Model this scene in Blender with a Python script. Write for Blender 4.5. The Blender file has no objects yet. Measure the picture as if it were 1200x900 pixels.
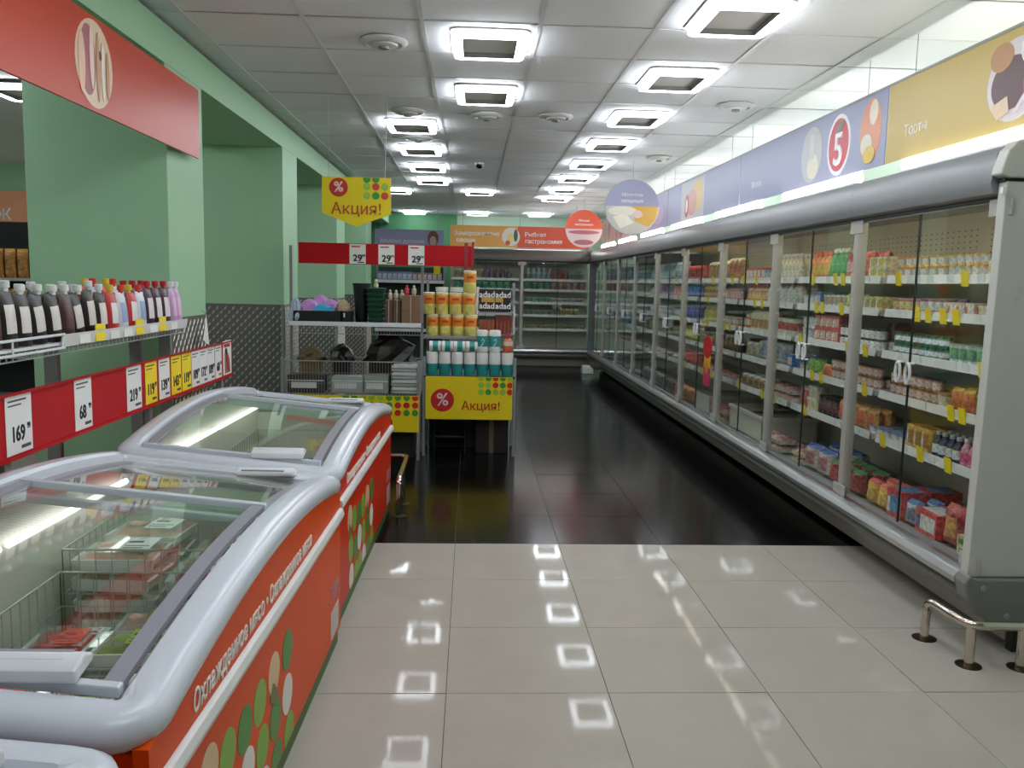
import bpy, bmesh, math, random
from mathutils import Matrix, Vector
random.seed(7)
R = math.radians
S = bpy.context.scene
COL = S.collection

# ---------------------------------------------------------------- camera
F_PX = 992.6
M = Matrix(((0.9986153, -0.0159778, -0.0501212), (-0.0478672, 0.1192234, -0.9917129), (0.0218211, 0.9927389, 0.1182935)))
cam_d = bpy.data.cameras.new('camera')
cam_d.sensor_width = 36.0
cam_d.lens = F_PX / 1200.0 * 36.0
cam_d.clip_start = 0.05
cam = bpy.data.objects.new('camera', cam_d)
COL.objects.link(cam)
CM = M.to_4x4()
CM.translation = Vector((0, 0, 1.5))
cam.matrix_world = CM
S.camera = cam

# ---------------------------------------------------------------- world, exposure, lamp strengths
W = bpy.data.worlds.new('world')
S.world = W
W.use_nodes = True
W.node_tree.nodes['Background'].inputs[0].default_value = (0.8, 0.85, 0.9, 1)
W.node_tree.nodes['Background'].inputs[1].default_value = 0.02
S.view_settings.view_transform = 'Standard'
S.view_settings.look = 'None'
S.view_settings.exposure = 0.42
S.view_settings.gamma = 1.0
S.view_settings.use_curve_mapping = False
RING = 16.5      # ceiling ring lamps
TUBE = 20.0       # tubes on top of the coolers
LED = 3.0        # tubes inside the chest freezers
ZC = 2.81        # ceiling height

# ---------------------------------------------------------------- materials
def lin(c):
    return tuple((v / 12.92 if v <= 0.04045 else ((v + 0.055) / 1.055) ** 2.4) for v in c)
_m = {}
def mat(name, rgb=(128, 128, 128), rough=0.5, metal=0.0, var=0.06, scale=8.0, bump=0.0, spec=0.5, emit=0.0):
    if name in _m: return _m[name]
    m = bpy.data.materials.new(name); m.use_nodes = True
    nt = m.node_tree; b = nt.nodes['Principled BSDF']
    c = lin([v / 255 for v in rgb])
    b.inputs['Roughness'].default_value = rough
    b.inputs['Metallic'].default_value = metal
    b.inputs['Specular IOR Level'].default_value = spec
    tc = nt.nodes.new('ShaderNodeTexCoord'); nz = nt.nodes.new('ShaderNodeTexNoise')
    nz.inputs['Scale'].default_value = scale; nz.inputs['Detail'].default_value = 3
    nt.links.new(tc.outputs['Object'], nz.inputs['Vector'])
    mx = nt.nodes.new('ShaderNodeMix'); mx.data_type = 'RGBA'
    nt.links.new(nz.outputs['Fac'], mx.inputs['Factor'])
    mx.inputs['A'].default_value = tuple(min(1, v * (1 - var)) for v in c) + (1,)
    mx.inputs['B'].default_value = tuple(min(1, v * (1 + var)) for v in c) + (1,)
    nt.links.new(mx.outputs['Result'], b.inputs['Base Color'])
    if bump:
        bp = nt.nodes.new('ShaderNodeBump'); bp.inputs['Strength'].default_value = bump; bp.inputs['Distance'].default_value = 0.01
        nt.links.new(nz.outputs['Fac'], bp.inputs['Height']); nt.links.new(bp.outputs['Normal'], b.inputs['Normal'])
    if emit:
        b.inputs['Emission Color'].default_value = c + (1,)
        b.inputs['Emission Strength'].default_value = emit
    _m[name] = m
    return m

def glass(name, tint=(235, 245, 242), refl=1.0, film=0.0):
    if name in _m: return _m[name]
    m = bpy.data.materials.new(name); m.use_nodes = True
    nt = m.node_tree; nt.nodes.clear()
    out = nt.nodes.new('ShaderNodeOutputMaterial'); mx = nt.nodes.new('ShaderNodeMixShader')
    tr = nt.nodes.new('ShaderNodeBsdfTransparent'); gl = nt.nodes.new('ShaderNodeBsdfGlossy')
    lw = nt.nodes.new('ShaderNodeLayerWeight'); lw.inputs['Blend'].default_value = 0.5
    pw = nt.nodes.new('ShaderNodeMath'); pw.operation = 'POWER'; pw.inputs[1].default_value = 5.0
    nt.links.new(lw.outputs['Facing'], pw.inputs[0])
    nz = nt.nodes.new('ShaderNodeTexNoise'); nz.inputs['Scale'].default_value = 3
    ml = nt.nodes.new('ShaderNodeMath'); ml.operation = 'MULTIPLY_ADD'
    ml.inputs[1].default_value = 0.92 * refl; ml.inputs[2].default_value = 0.04 * refl + film
    mr = nt.nodes.new('ShaderNodeMapRange'); mr.inputs['To Min'].default_value = 0.0; mr.inputs['To Max'].default_value = 0.015
    nt.links.new(nz.outputs['Fac'], mr.inputs['Value']); nt.links.new(mr.outputs['Result'], gl.inputs['Roughness'])
    nt.links.new(pw.outputs[0], ml.inputs[0]); nt.links.new(ml.outputs[0], mx.inputs[0])
    tr.inputs[0].default_value = lin([v / 255 for v in tint]) + (1,)
    gl.inputs[0].default_value = (1, 1, 1, 1)
    nt.links.new(tr.outputs[0], mx.inputs[1]); nt.links.new(gl.outputs[0], mx.inputs[2]); nt.links.new(mx.outputs[0], out.inputs[0])
    _m[name] = m
    return m

def lamp_mat(name, rgb, s):
    if name in _m: return _m[name]
    m = bpy.data.materials.new(name); m.use_nodes = True
    nt = m.node_tree; nt.nodes.clear()
    out = nt.nodes.new('ShaderNodeOutputMaterial'); e = nt.nodes.new('ShaderNodeEmission')
    e.inputs[0].default_value = lin([v / 255 for v in rgb]) + (1,); e.inputs[1].default_value = s
    nt.links.new(e.outputs[0], out.inputs[0]); _m[name] = m
    return m

def C(r, g, b, rough=0.4):
    return mat('print_%d_%d_%d_%d' % (r, g, b, int(rough * 100)), (r, g, b), rough, var=0.08, scale=30)

def PK(r, g, b, rough=0.35):
    """printed packaging: flat colour broken up by small print"""
    name = 'pack_%d_%d_%d_%d' % (r, g, b, int(rough * 100))
    if name in _m: return _m[name]
    m = bpy.data.materials.new(name); m.use_nodes = True
    nt = m.node_tree; p = nt.nodes['Principled BSDF']; p.inputs['Roughness'].default_value = rough
    c = lin([v / 255 for v in (r, g, b)])
    tc = nt.nodes.new('ShaderNodeTexCoord'); oi = nt.nodes.new('ShaderNodeObjectInfo')
    n1 = nt.nodes.new('ShaderNodeTexNoise'); n1.inputs['Scale'].default_value = 42; n1.inputs['Detail'].default_value = 1
    n2 = nt.nodes.new('ShaderNodeTexVoronoi'); n2.inputs['Scale'].default_value = 60
    for n in (n1, n2): nt.links.new(tc.outputs['Object'], n.inputs['Vector'])
    r1 = nt.nodes.new('ShaderNodeMapRange'); r1.inputs['From Min'].default_value = .46; r1.inputs['From Max'].default_value = .56
    nt.links.new(n1.outputs['Fac'], r1.inputs['Value'])
    a = nt.nodes.new('ShaderNodeMix'); a.data_type = 'RGBA'
    a.inputs['A'].default_value = c + (1,)
    lum = .3 * c[0] + .6 * c[1] + .1 * c[2]
    o = tuple(v * .45 + .02 for v in c) if lum > .25 else tuple(min(1, v * 1.3 + .12) for v in c)
    a.inputs['B'].default_value = o + (1,)
    ml = nt.nodes.new('ShaderNodeMath'); ml.operation = 'MULTIPLY'; ml.inputs[1].default_value = .55
    nt.links.new(r1.outputs['Result'], ml.inputs[0]); nt.links.new(ml.outputs[0], a.inputs['Factor'])
    b2 = nt.nodes.new('ShaderNodeMix'); b2.data_type = 'RGBA'; b2.blend_type = 'OVERLAY'; b2.inputs['Factor'].default_value = .35
    nt.links.new(a.outputs['Result'], b2.inputs['A']); nt.links.new(n2.outputs['Color'], b2.inputs['B'])
    hs = nt.nodes.new('ShaderNodeHueSaturation'); hs.inputs['Saturation'].default_value = .9
    vr = nt.nodes.new('ShaderNodeMapRange'); vr.inputs['To Min'].default_value = .85; vr.inputs['To Max'].default_value = 1.1
    nt.links.new(oi.outputs['Random'], vr.inputs['Value']); nt.links.new(vr.outputs['Result'], hs.inputs['Value'])
    nt.links.new(b2.outputs['Result'], hs.inputs['Color']); nt.links.new(hs.outputs['Color'], p.inputs['Base Color'])
    _m[name] = m
    return m

# ---------------------------------------------------------------- mesh helpers
class MB:
    def __init__(s): s.v = []; s.f = []; s.m = []
    def add(s, vs, fs, m=0):
        o = len(s.v); s.v += [tuple(p) for p in vs]
        for f in fs: s.f.append(tuple(i + o for i in f)); s.m.append(m)
        return s
    def box(s, x0, x1, y0, y1, z0, z1, m=0):
        return s.add([(x0, y0, z0), (x1, y0, z0), (x1, y1, z0), (x0, y1, z0), (x0, y0, z1), (x1, y0, z1), (x1, y1, z1), (x0, y1, z1)],
                     [(0, 3, 2, 1), (4, 5, 6, 7), (0, 1, 5, 4), (1, 2, 6, 5), (2, 3, 7, 6), (3, 0, 4, 7)], m)
    def prism(s, poly, axis, a0, a1, m=0):
        n = len(poly)
        def P(p, a): return {'x': (a, p[0], p[1]), 'y': (p[0], a, p[1]), 'z': (p[0], p[1], a)}[axis]
        vs = [P(p, a0) for p in poly] + [P(p, a1) for p in poly]
        fs = [tuple(range(n)), tuple(range(2 * n - 1, n - 1, -1))] + [(i, (i + 1) % n, n + (i + 1) % n, n + i) for i in range(n)]
        return s.add(vs, fs, m)
    def lathe(s, prof, seg=12, c=(0, 0, 0), ms=None, sx=1, sy=1):
        n = len(prof); vs = []
        for r, z in prof:
            for k in range(seg):
                a = 2 * math.pi * k / seg
                vs.append((c[0] + sx * r * math.cos(a), c[1] + sy * r * math.sin(a), c[2] + z))
        for i in range(n - 1):
            mm = ms[i] if ms else 0
            o = len(s.v) if i == 0 else o
            if i == 0: s.v += vs
            for k in range(seg):
                s.f.append((o + i * seg + k, o + i * seg + (k + 1) % seg, o + (i + 1) * seg + (k + 1) % seg, o + (i + 1) * seg + k)); s.m.append(mm)
        s.f.append(tuple(o + k for k in reversed(range(seg)))); s.m.append(ms[0] if ms else 0)
        s.f.append(tuple(o + (n - 1) * seg + k for k in range(seg))); s.m.append(ms[-1] if ms else 0)
        return s
    def tube(s, pts, r=0.01, seg=6, m=0, closed=False):
        pts = [Vector(p) for p in pts]; n = len(pts); o = len(s.v)
        for i, p in enumerate(pts):
            a = pts[i - 1] if (i > 0 or closed) else p
            b = pts[(i + 1) % n] if (i < n - 1 or closed) else p
            d = (b - a).normalized()
            up = Vector((0, 0, 1)) if abs(d.z) < 0.9 else Vector((1, 0, 0))
            e1 = d.cross(up).normalized(); e2 = e1.cross(d)
            for k in range(seg):
                t = 2 * math.pi * (k + .5) / seg
                s.v.append(tuple(p + e1 * (r * math.cos(t)) + e2 * (r * math.sin(t))))
        for i in range(n if closed else n - 1):
            j = (i + 1) % n
            for k in range(seg):
                s.f.append((o + i * seg + k, o + i * seg + (k + 1) % seg, o + j * seg + (k + 1) % seg, o + j * seg + k)); s.m.append(m)
        if not closed:
            s.f.append(tuple(o + k for k in range(seg))); s.m.append(m)
            s.f.append(tuple(o + (n - 1) * seg + k for k in range(seg))); s.m.append(m)
        return s
    def sweep(s, rings, m=0, closed=False, cap=True):
        n = len(rings[0]); o = len(s.v); L = len(rings)
        for r in rings: s.v += [tuple(p) for p in r]
        for i in range(L if closed else L - 1):
            j = (i + 1) % L
            for k in range(n):
                s.f.append((o + i * n + k, o + i * n + (k + 1) % n, o + j * n + (k + 1) % n, o + j * n + k)); s.m.append(m)
        if cap and not closed:
            s.f.append(tuple(o + k for k in range(n))); s.m.append(m)
            s.f.append(tuple(o + (L - 1) * n + k for k in range(n))); s.m.append(m)
        return s
    def mesh(s, name, mats, bevel=0.0, smooth=False, seg=2):
        me = bpy.data.meshes.new(name)
        me.from_pydata(s.v, [], s.f)
        for i, p in enumerate(me.polygons): p.material_index = s.m[i]
        bm = bmesh.new(); bm.from_mesh(me)
        bmesh.ops.recalc_face_normals(bm, faces=bm.faces)
        if bevel:
            es = [e for e in bm.edges if len(e.link_faces) == 2 and e.calc_face_angle(0) > 0.6]
            bmesh.ops.bevel(bm, geom=es, offset=bevel, segments=seg, affect='EDGES', profile=0.5)
        bm.to_mesh(me); bm.free()
        for m in (mats if isinstance(mats, (list, tuple)) else [mats]): me.materials.append(m)
        if smooth or bevel:
            me.shade_smooth()
            me.set_sharp_from_angle(angle=R(38 if not bevel else 18))
        return me

def link(name, data, parent=None, loc=(0, 0, 0), rot=(0, 0, 0)):
    o = bpy.data.objects.new(name, data); COL.objects.link(o)
    o.location = loc; o.rotation_euler = rot
    if parent is not None: o.parent = parent
    return o
def ob(name, mb, mats, parent=None, loc=(0, 0, 0), rot=(0, 0, 0), bevel=0.0, smooth=False, world=False):
    o = link(name, mb.mesh(name, mats, bevel, smooth), parent, loc, rot)
    if world and parent is not None: o.location = -Vector(parent.location)
    return o
def tag(o, label, cat, group=None):
    o['label'] = label; o['category'] = cat
    if group: o['group'] = group
    return o
def thing(name, label, cat, loc=(0, 0, 0), rotz=0.0, group=None):
    return tag(link(name, None, None, loc, (0, 0, rotz)), label, cat, group)
def struct(o):
    o['kind'] = 'structure'; return o
def copy_tree(o, parent=None):
    c = o.copy(); COL.objects.link(c); c.parent = parent
    for ch in list(o.children): copy_tree(ch, c)
    return c

_t = {}
def text_mesh(body, size, bold=0.0, shear=0.0, xs=1.0, ext=0.0006):
    k = (body, size, bold, shear, xs)
    if k in _t: return _t[k]
    cu = bpy.data.curves.new('lettering', 'FONT'); cu.body = body; cu.size = size
    cu.extrude = ext; cu.bevel_depth = bold * .8; cu.bevel_resolution = 0; cu.shear = shear; cu.align_x = 'CENTER'; cu.align_y = 'CENTER'; cu.resolution_u = 3
    o = bpy.data.objects.new('lettering', cu)
    me = bpy.data.meshes.new_from_object(o)
    bpy.data.objects.remove(o)
    if xs != 1.0: me.transform(Matrix.Diagonal((xs, 1, 1, 1)))
    _t[k] = me
    return me
def text(body, size, parent, loc, material, bold=0.0, shear=0.0, xs=1.0, rot=(R(90), 0, 0), name='lettering'):
    me = text_mesh(body, size, bold, shear, xs).copy()
    me.materials.clear(); me.materials.append(material)
    return link(name, me, parent, loc, rot)

# flat sign elements in a sign's own frame: x right, z up, facing -y
def rect(p, name, x0, x1, z0, z1, y, m, th=0.001):
    return ob(name, MB().box(x0, x1, y - th, y, z0, z1), m, p)
def ell(p, name, cx, cz, rx, rz, y, m, th=0.001, seg=28, clip=None):
    pts = [(cx + rx * math.cos(2 * math.pi * k / seg), cz + rz * math.sin(2 * math.pi * k / seg)) for k in range(seg)]
    if clip: pts = [(max(clip[0], min(clip[1], a)), max(clip[2], min(clip[3], b))) for a, b in pts]
    return ob(name, MB().prism(pts, 'y', y - th, y), m, p)
def poly(p, name, pts, y, m, th=0.001):
    return ob(name, MB().prism(pts, 'y', y - th, y), m, p)

# ---------------------------------------------------------------- shared materials
GREEN = mat('green_paint', (156, 197, 158), 0.55, var=0.03, scale=2)
CREAM = mat('pale_wall', (215, 228, 215), 0.7, var=0.02)
GREY_MET = mat('cooler_grey_paint', (126, 128, 129), 0.35, var=0.03)
ALU = mat('brushed_aluminium', (190, 190, 190), 0.28, 0.85, var=0.05, scale=40)
CHROME = mat('chrome', (215, 205, 195), 0.12, 1.0, var=0.03)
DARK = mat('dark_plastic', (26, 26, 27), 0.5)
WHITE = mat('white_plastic', (225, 227, 230), 0.28, var=0.02)
WIRE = mat('wire_grey', (185, 185, 182), 0.35, 0.5)
STEEL = mat('grey_steel', (150, 152, 152), 0.4, 0.3)
CEILT = mat('ceiling_tile', (234, 235, 238), 0.85, var=0.03, scale=3)
CEILG = mat('ceiling_grid', (222, 222, 222), 0.4)
RED = mat('red_board', (182, 18, 28), 0.5, var=0.04, spec=.2)
YEL = mat('promo_yellow', (235, 210, 20), 0.45, var=0.03)
PAPER = mat('paper_white', (232, 232, 228), 0.6, var=0.02)
YPAPER = mat('paper_yellow', (244, 218, 30), 0.6, var=0.02)
INK = mat('black_ink', (22, 22, 24), 0.6)
GLASS = glass('door_glass', (250, 253, 252), 0.8)
LIDGLASS = glass('lid_glass', (248, 252, 250), 1.0, 0.03)
REDINK = mat('red_ink', (190, 40, 30), 0.5)

# ---------------------------------------------------------------- floor
def tile_mat(name, a, b, rough):
    m = bpy.data.materials.new(name); m.use_nodes = True
    nt = m.node_tree; p = nt.nodes['Principled BSDF']
    tc = nt.nodes.new('ShaderNodeTexCoord'); oi = nt.nodes.new('ShaderNodeObjectInfo')
    nz = nt.nodes.new('ShaderNodeTexNoise'); nz.noise_dimensions = '4D'; nz.inputs['Scale'].default_value = 5; nz.inputs['Detail'].default_value = 5
    mu = nt.nodes.new('ShaderNodeMath'); mu.operation = 'MULTIPLY'; mu.inputs[1].default_value = 40
    nt.links.new(oi.outputs['Random'], mu.inputs[0]); nt.links.new(mu.outputs[0], nz.inputs['W'])
    nt.links.new(tc.outputs['Object'], nz.inputs['Vector'])
    mx = nt.nodes.new('ShaderNodeMix'); mx.data_type = 'RGBA'
    mx.inputs['A'].default_value = lin([v / 255 for v in a]) + (1,); mx.inputs['B'].default_value = lin([v / 255 for v in b]) + (1,)
    nt.links.new(nz.outputs['Fac'], mx.inputs['Factor']); nt.links.new(mx.outputs['Result'], p.inputs['Base Color'])
    mr = nt.nodes.new('ShaderNodeMapRange'); mr.inputs['To Min'].default_value = rough * .7; mr.inputs['To Max'].default_value = rough * 1.4
    nt.links.new(nz.outputs['Fac'], mr.inputs['Value']); nt.links.new(mr.outputs['Result'], p.inputs['Roughness'])
    return m
BEIGE_T = tile_mat('beige_porcelain', (168, 162, 151), (180, 174, 162), 0.045)
BLACK_T = tile_mat('black_porcelain', (12, 11, 11), (17, 16, 16), 0.15)
BEIGE_T.node_tree.nodes['Principled BSDF'].inputs['Specular IOR Level'].default_value = 0.04
BLACK_T.node_tree.nodes['Principled BSDF'].inputs['Specular IOR Level'].default_value = 0.12
GROUT = mat('grout', (92, 78, 66), 0.9)
floor = struct(ob('floor', MB().box(-7.2, 3.1, -3.2, 17.4, -0.06, -0.004), GROUT))
def tile_mesh(nm, m):
    return MB().box(-.2985, .2985, -.2985, .2985, -.004, 0).mesh(nm, m)
tb, tk = tile_mesh('beige_floor_tile', BEIGE_T), tile_mesh('black_floor_tile', BLACK_T)
X0, Y0 = -.068, 4.759
rt = random.Random(3)
for j in range(-8, 17):
    for i in range(-3 if j < 0 else -3, 5):
        if j >= 10 and i < -2: continue
        y = Y0 + .6 * j + .3; x = X0 + .6 * i + .3
        if y < -.6: continue
        o = link('beige_floor_tile' if j < 0 else 'black_floor_tile', tb if j < 0 else tk, floor, (x, y, 0), (R(rt.uniform(-.12, .12)), R(rt.uniform(-.12, .12)), 0))
struct(ob('floor_side_hall', MB().box(-7.2, -1.87, -3.2, 17.4, -0.004, 0.0), mat('side_hall_tile', (175, 165, 150), 0.15)))

# ---------------------------------------------------------------- ceiling
ceil = struct(ob('ceiling', MB().box(-7.2, 3.1, -3.2, 17.4, ZC + .02, ZC + .1), CEILT))
ct = MB().box(-.294, .294, -.294, .294, 0, .012).mesh('ceiling_tile', CEILT, 0.003, seg=1)
CX, CY = .33, 4.5
rc = random.Random(5)
for i in range(-4, 5):
    for j in range(-4, 22):
        x = CX + .6 * i + .3; y = CY + .6 * j + .3
        if x > 3.0 or x < -1.75: continue
        link('ceiling_tile', ct, ceil, (x, y, ZC + rc.uniform(.0, .005)), (R(rc.uniform(-.2, .2)), R(rc.uniform(-.2, .2)), 0))
gl_ = MB().box(-.011, .011, -9.7, 9.7, -.003, .0).mesh('grid_bar', CEILG)
gs_ = MB().box(-2.36, 2.36, -.008, .008, -.0015, -.0003).mesh('grid_bar', CEILG)
for i in range(-3, 5): link('grid_bar', gl_, ceil, (CX + .6 * i, 7.4, ZC))
for j in range(-4, 22): link('grid_bar', gs_, ceil, (.72, CY + .6 * j, ZC))

def rrect(w, h, r, n=5):
    pts = []
    for cx, cy, a0 in ((w - r, h - r, 0), (-w + r, h - r, 90), (-w + r, -h + r, 180), (w - r, -h + r, 270)):
        for k in range(n): a = R(a0 + 90 * k / (n - 1)); pts.append((cx + r * math.cos(a), cy + r * math.sin(a)))
    return pts
def ring_mesh(w, h, t, r, z0, z1, m):
    a = rrect(w, h, r); b = rrect(w - t, h - t, max(r - t, .008)); n = len(a); mb = MB()
    mb.sweep([[(a[i][0], a[i][1], z0), (b[i][0], b[i][1], z0), (b[i][0], b[i][1], z1), (a[i][0], a[i][1], z1)] for i in range(n)], closed=True)
    return mb
def lamp_ring(w, h, t, r, z0, z1):
    a = rrect(w, h, r); b = rrect(w - t, h - t, max(r - t, .008)); n = len(a); mb = MB()
    for i in range(n):
        j = (i + 1) % n
        A, B = a[i], a[j]; P, Q = b[i], b[j]
        mb.add([(A[0], A[1], z0), (B[0], B[1], z0), (Q[0], Q[1], z0), (P[0], P[1], z0)], [(0, 1, 2, 3)], 0)
        mb.add([(A[0], A[1], z1), (B[0], B[1], z1), (B[0], B[1], z0), (A[0], A[1], z0)], [(0, 1, 2, 3)], 0)
        mb.add([(P[0], P[1], z1), (Q[0], Q[1], z1), (Q[0], Q[1], z0), (P[0], P[1], z0)], [(0, 1, 2, 3)], 1)
    return mb
ringm = lamp_ring(.195, .24, .05, .045, -.036, -.002).mesh('light_ring', [lamp_mat('ring_lamp', (240, 247, 255), RING), mat('ring_inner', (180, 180, 182), .6)])
platem = MB().prism(rrect(.21, .255, .05), 'z', -.004, 0.002).mesh('back_plate', mat('lamp_plate', (200, 200, 200), .6))
centm = MB().prism(rrect(.14, .185, .02), 'z', -.008, -.004).mesh('centre_panel', mat('lamp_centre', (236, 236, 236), .7))
ROWS = [('row above the coolers', 1.27, [1.68, 2.96, 4.22, 5.48, 6.76, 8.04, 9.34, 10.62, 11.92, 13.15, 16.2]),
        ('row over the aisle middle', .08, [1.0, 2.3, 3.6, 4.83, 6.09]), ('far pair over the aisle middle', .1, [12.5, 16.3]),
        ('row beside the green beam', -.52, [1.0, 2.4, 7.37, 8.67, 9.98, 11.26]), ('far pair by the column', -1.1, [12.6, 16.4])]
ORD = ['first', 'second', 'third', 'fourth', 'fifth', 'sixth', 'seventh', 'eighth', 'ninth', 'tenth', 'eleventh', 'twelfth']
for nm, x, ys in ROWS:
    for k, y in enumerate(ys):
        t = thing('ceiling_light', 'glowing white ring ceiling light, %s of the %s' % (ORD[k], nm), 'ceiling light', (x, y, ZC - .004), group='ring ceiling lights')
        link('back_plate', platem, t); link('light_ring', ringm, t); link('centre_panel', centm, t)
for k, (x, y) in enumerate([(-3.25, 6.5), (-3.1, 1.4), (-3.1, 2.7), (-3.1, 4.0), (-4.9, 2.0), (-4.9, 3.3), (-4.9, 4.6), (-3.4, 9.5), (-5.8, 9.4), (-5.9, 7.6), (-3.4, 13.5)]):  # only the first is seen; the rest added to brighten columns and hall
    t = thing('ceiling_light', 'glowing ring ceiling light in the side hall, all but first added unseen, %s one' % ORD[k], 'ceiling light', (x, y, ZC - .004), group='side hall ceiling lights')
    link('back_plate', platem, t); link('light_ring', ringm, t); link('centre_panel', centm, t)

# round air diffusers
dif = MB().lathe([(.13, 0), (.135, -.008), (.12, -.022), (.10, -.024), (.095, -.012), (.08, -.014), (.075, -.03), (.05, -.034), (.0, -.036)], 24).mesh('diffuser_cone', mat('diffuser_white', (215, 215, 213), .35), smooth=True)
din = MB().lathe([(.03, -.034), (.03, -.045), (.012, -.05)], 12).mesh('diffuser_hub', GREY_MET, smooth=True)
for (x, y, d) in [(-.5, 4.87, 'before the beam lamp row'), (-.51, 6.78, 'just ahead of the first beam row lamp'), (-.5, 8.0, 'between the first two beam row lamps'), (.1, 6.85, 'behind the aisle middle lamps'),
                  (1.88, 6.2, 'above the cooler with the red five logo'), (1.89, 8.75, 'above the coolers near the hanging discs'), (.64, 6.8, 'on bare ceiling between lamp rows')]:
    t = thing('ceiling_diffuser', 'round white ceiling air diffuser ' + d, 'air vent', (x, y, ZC - .004), group='round ceiling diffusers')
    link('diffuser_cone', dif, t); link('diffuser_hub', din, t)
t = thing('security_camera', 'small dark dome camera on the ceiling', 'camera', (.07, 9.55, ZC - .004))
ob('base', MB().lathe([(.05, 0), (.05, -.02)], 16), WHITE, t, smooth=True)
ob('dome', MB().lathe([(.042, -.02), (.04, -.04), (.03, -.055), (.01, -.062)], 16), mat('dome_black', (15, 15, 16), .1), t, smooth=True)

# ---------------------------------------------------------------- walls, columns, beam
struct(ob('wall_right', MB().box(3.0, 3.1, -3.2, 17.4, 0, ZC + .02), mat('cooler_wall', (205, 228, 208), .7, var=.02)))
struct(ob('wall_back', MB().box(-7.2, 3.1, 17.2, 17.3, 0, ZC + .02), mat('back_wall', (205, 228, 208), .7, var=.02)))
struct(ob('wall_rear', MB().box(-7.2, 3.1, -3.2, -3.1, 0, ZC + .02), CREAM))
struct(ob('wall_left', MB().box(-7.2, -7.1, -3.1, 17.2, 0, ZC + .02), GREEN))
struct(ob('wall_side_hall', MB().box(-7.1, -2.5, 11.0, 11.1, 0, ZC + .02), GREEN))
struct(ob('wall_far_left', MB().box(-2.355, -.3, 16.9, 17.2, 0, ZC), mat('far_green', (72, 130, 88), .6, var=.03)))
BX0, BX1, BZ = -2.355, -1.62, 2.606
beam = struct(ob('beam', MB().box(BX0, BX1, -3.1, 6.74, BZ, ZC).box(BX0, BX1, 6.743, 16.9, BZ, ZC), GREEN))
DPL = mat('tread_plate', (112, 110, 104), .4, .4, var=.1, scale=20)
LUG = mat('tread_lug', (205, 202, 194), .35, .4)
def lugs(w, h, pitch=.068):
    mb = MB(); a = .023; b = .0075; row = 0; z = .03
    while z < h - .02:
        x = .03 + (pitch / 2 if row % 2 else 0)
        while x < w - .02:
            s = 1 if row % 2 == 0 else 1
            c, q = math.cos(R(55)) * s, math.sin(R(55))
            P = [(x + a * c, z + a * q), (x + b * q, z - b * c), (x - a * c, z - a * q), (x - b * q, z + b * c)]
            T = [(x + a * .5 * c, z + a * .5 * q), (x - a * .5 * c, z - a * .5 * q)]
            o = [(p[0], 0, p[1]) for p in P] + [(p[0], -.004, p[1]) for p in T]
            mb.add(o, [(0, 1, 4), (1, 2, 5, 4), (2, 3, 5), (3, 0, 4, 5)])
            x += pitch
        z += pitch * .52; row += 1
    return mb
def column(y0, y1, n, plate_front=True):
    c = struct(ob('column_%d' % n, MB().box(BX0, BX1, y0, y1, 0, BZ), GREEN, bevel=.004))
    h = 1.27
    def plate(w, loc, rz):
        p = ob('tread_plate', MB().box(0, w, -.003, 0, 0, h), DPL, c, loc, (0, 0, rz))
        g = link('tread_lug', lugs(w, h).mesh('tread_lug', LUG), p, (0, -.003, 0)); g['kind'] = 'stuff'
    if plate_front: plate(BX1 - BX0, (BX0, y0 - .001, 0), 0)
    plate(y1 - y0, (BX1 + .001, y0, 0), R(90))
    if plate_front:
        ob('corner_strip', MB().box(BX1 - .025, BX1 + .006, y0 - .006, y0 - .003, 0, h).box(BX1 + .003, BX1 + .006, y0 - .006, y0 + .03, 0, h), STEEL, c)
    return c
column(4.68, 5.29, 1, False); column(7.47, 8.07, 2); column(10.4, 11.04, 3); column(13.3, 13.95, 4); column(1.7, 2.3, 5, False)

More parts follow.
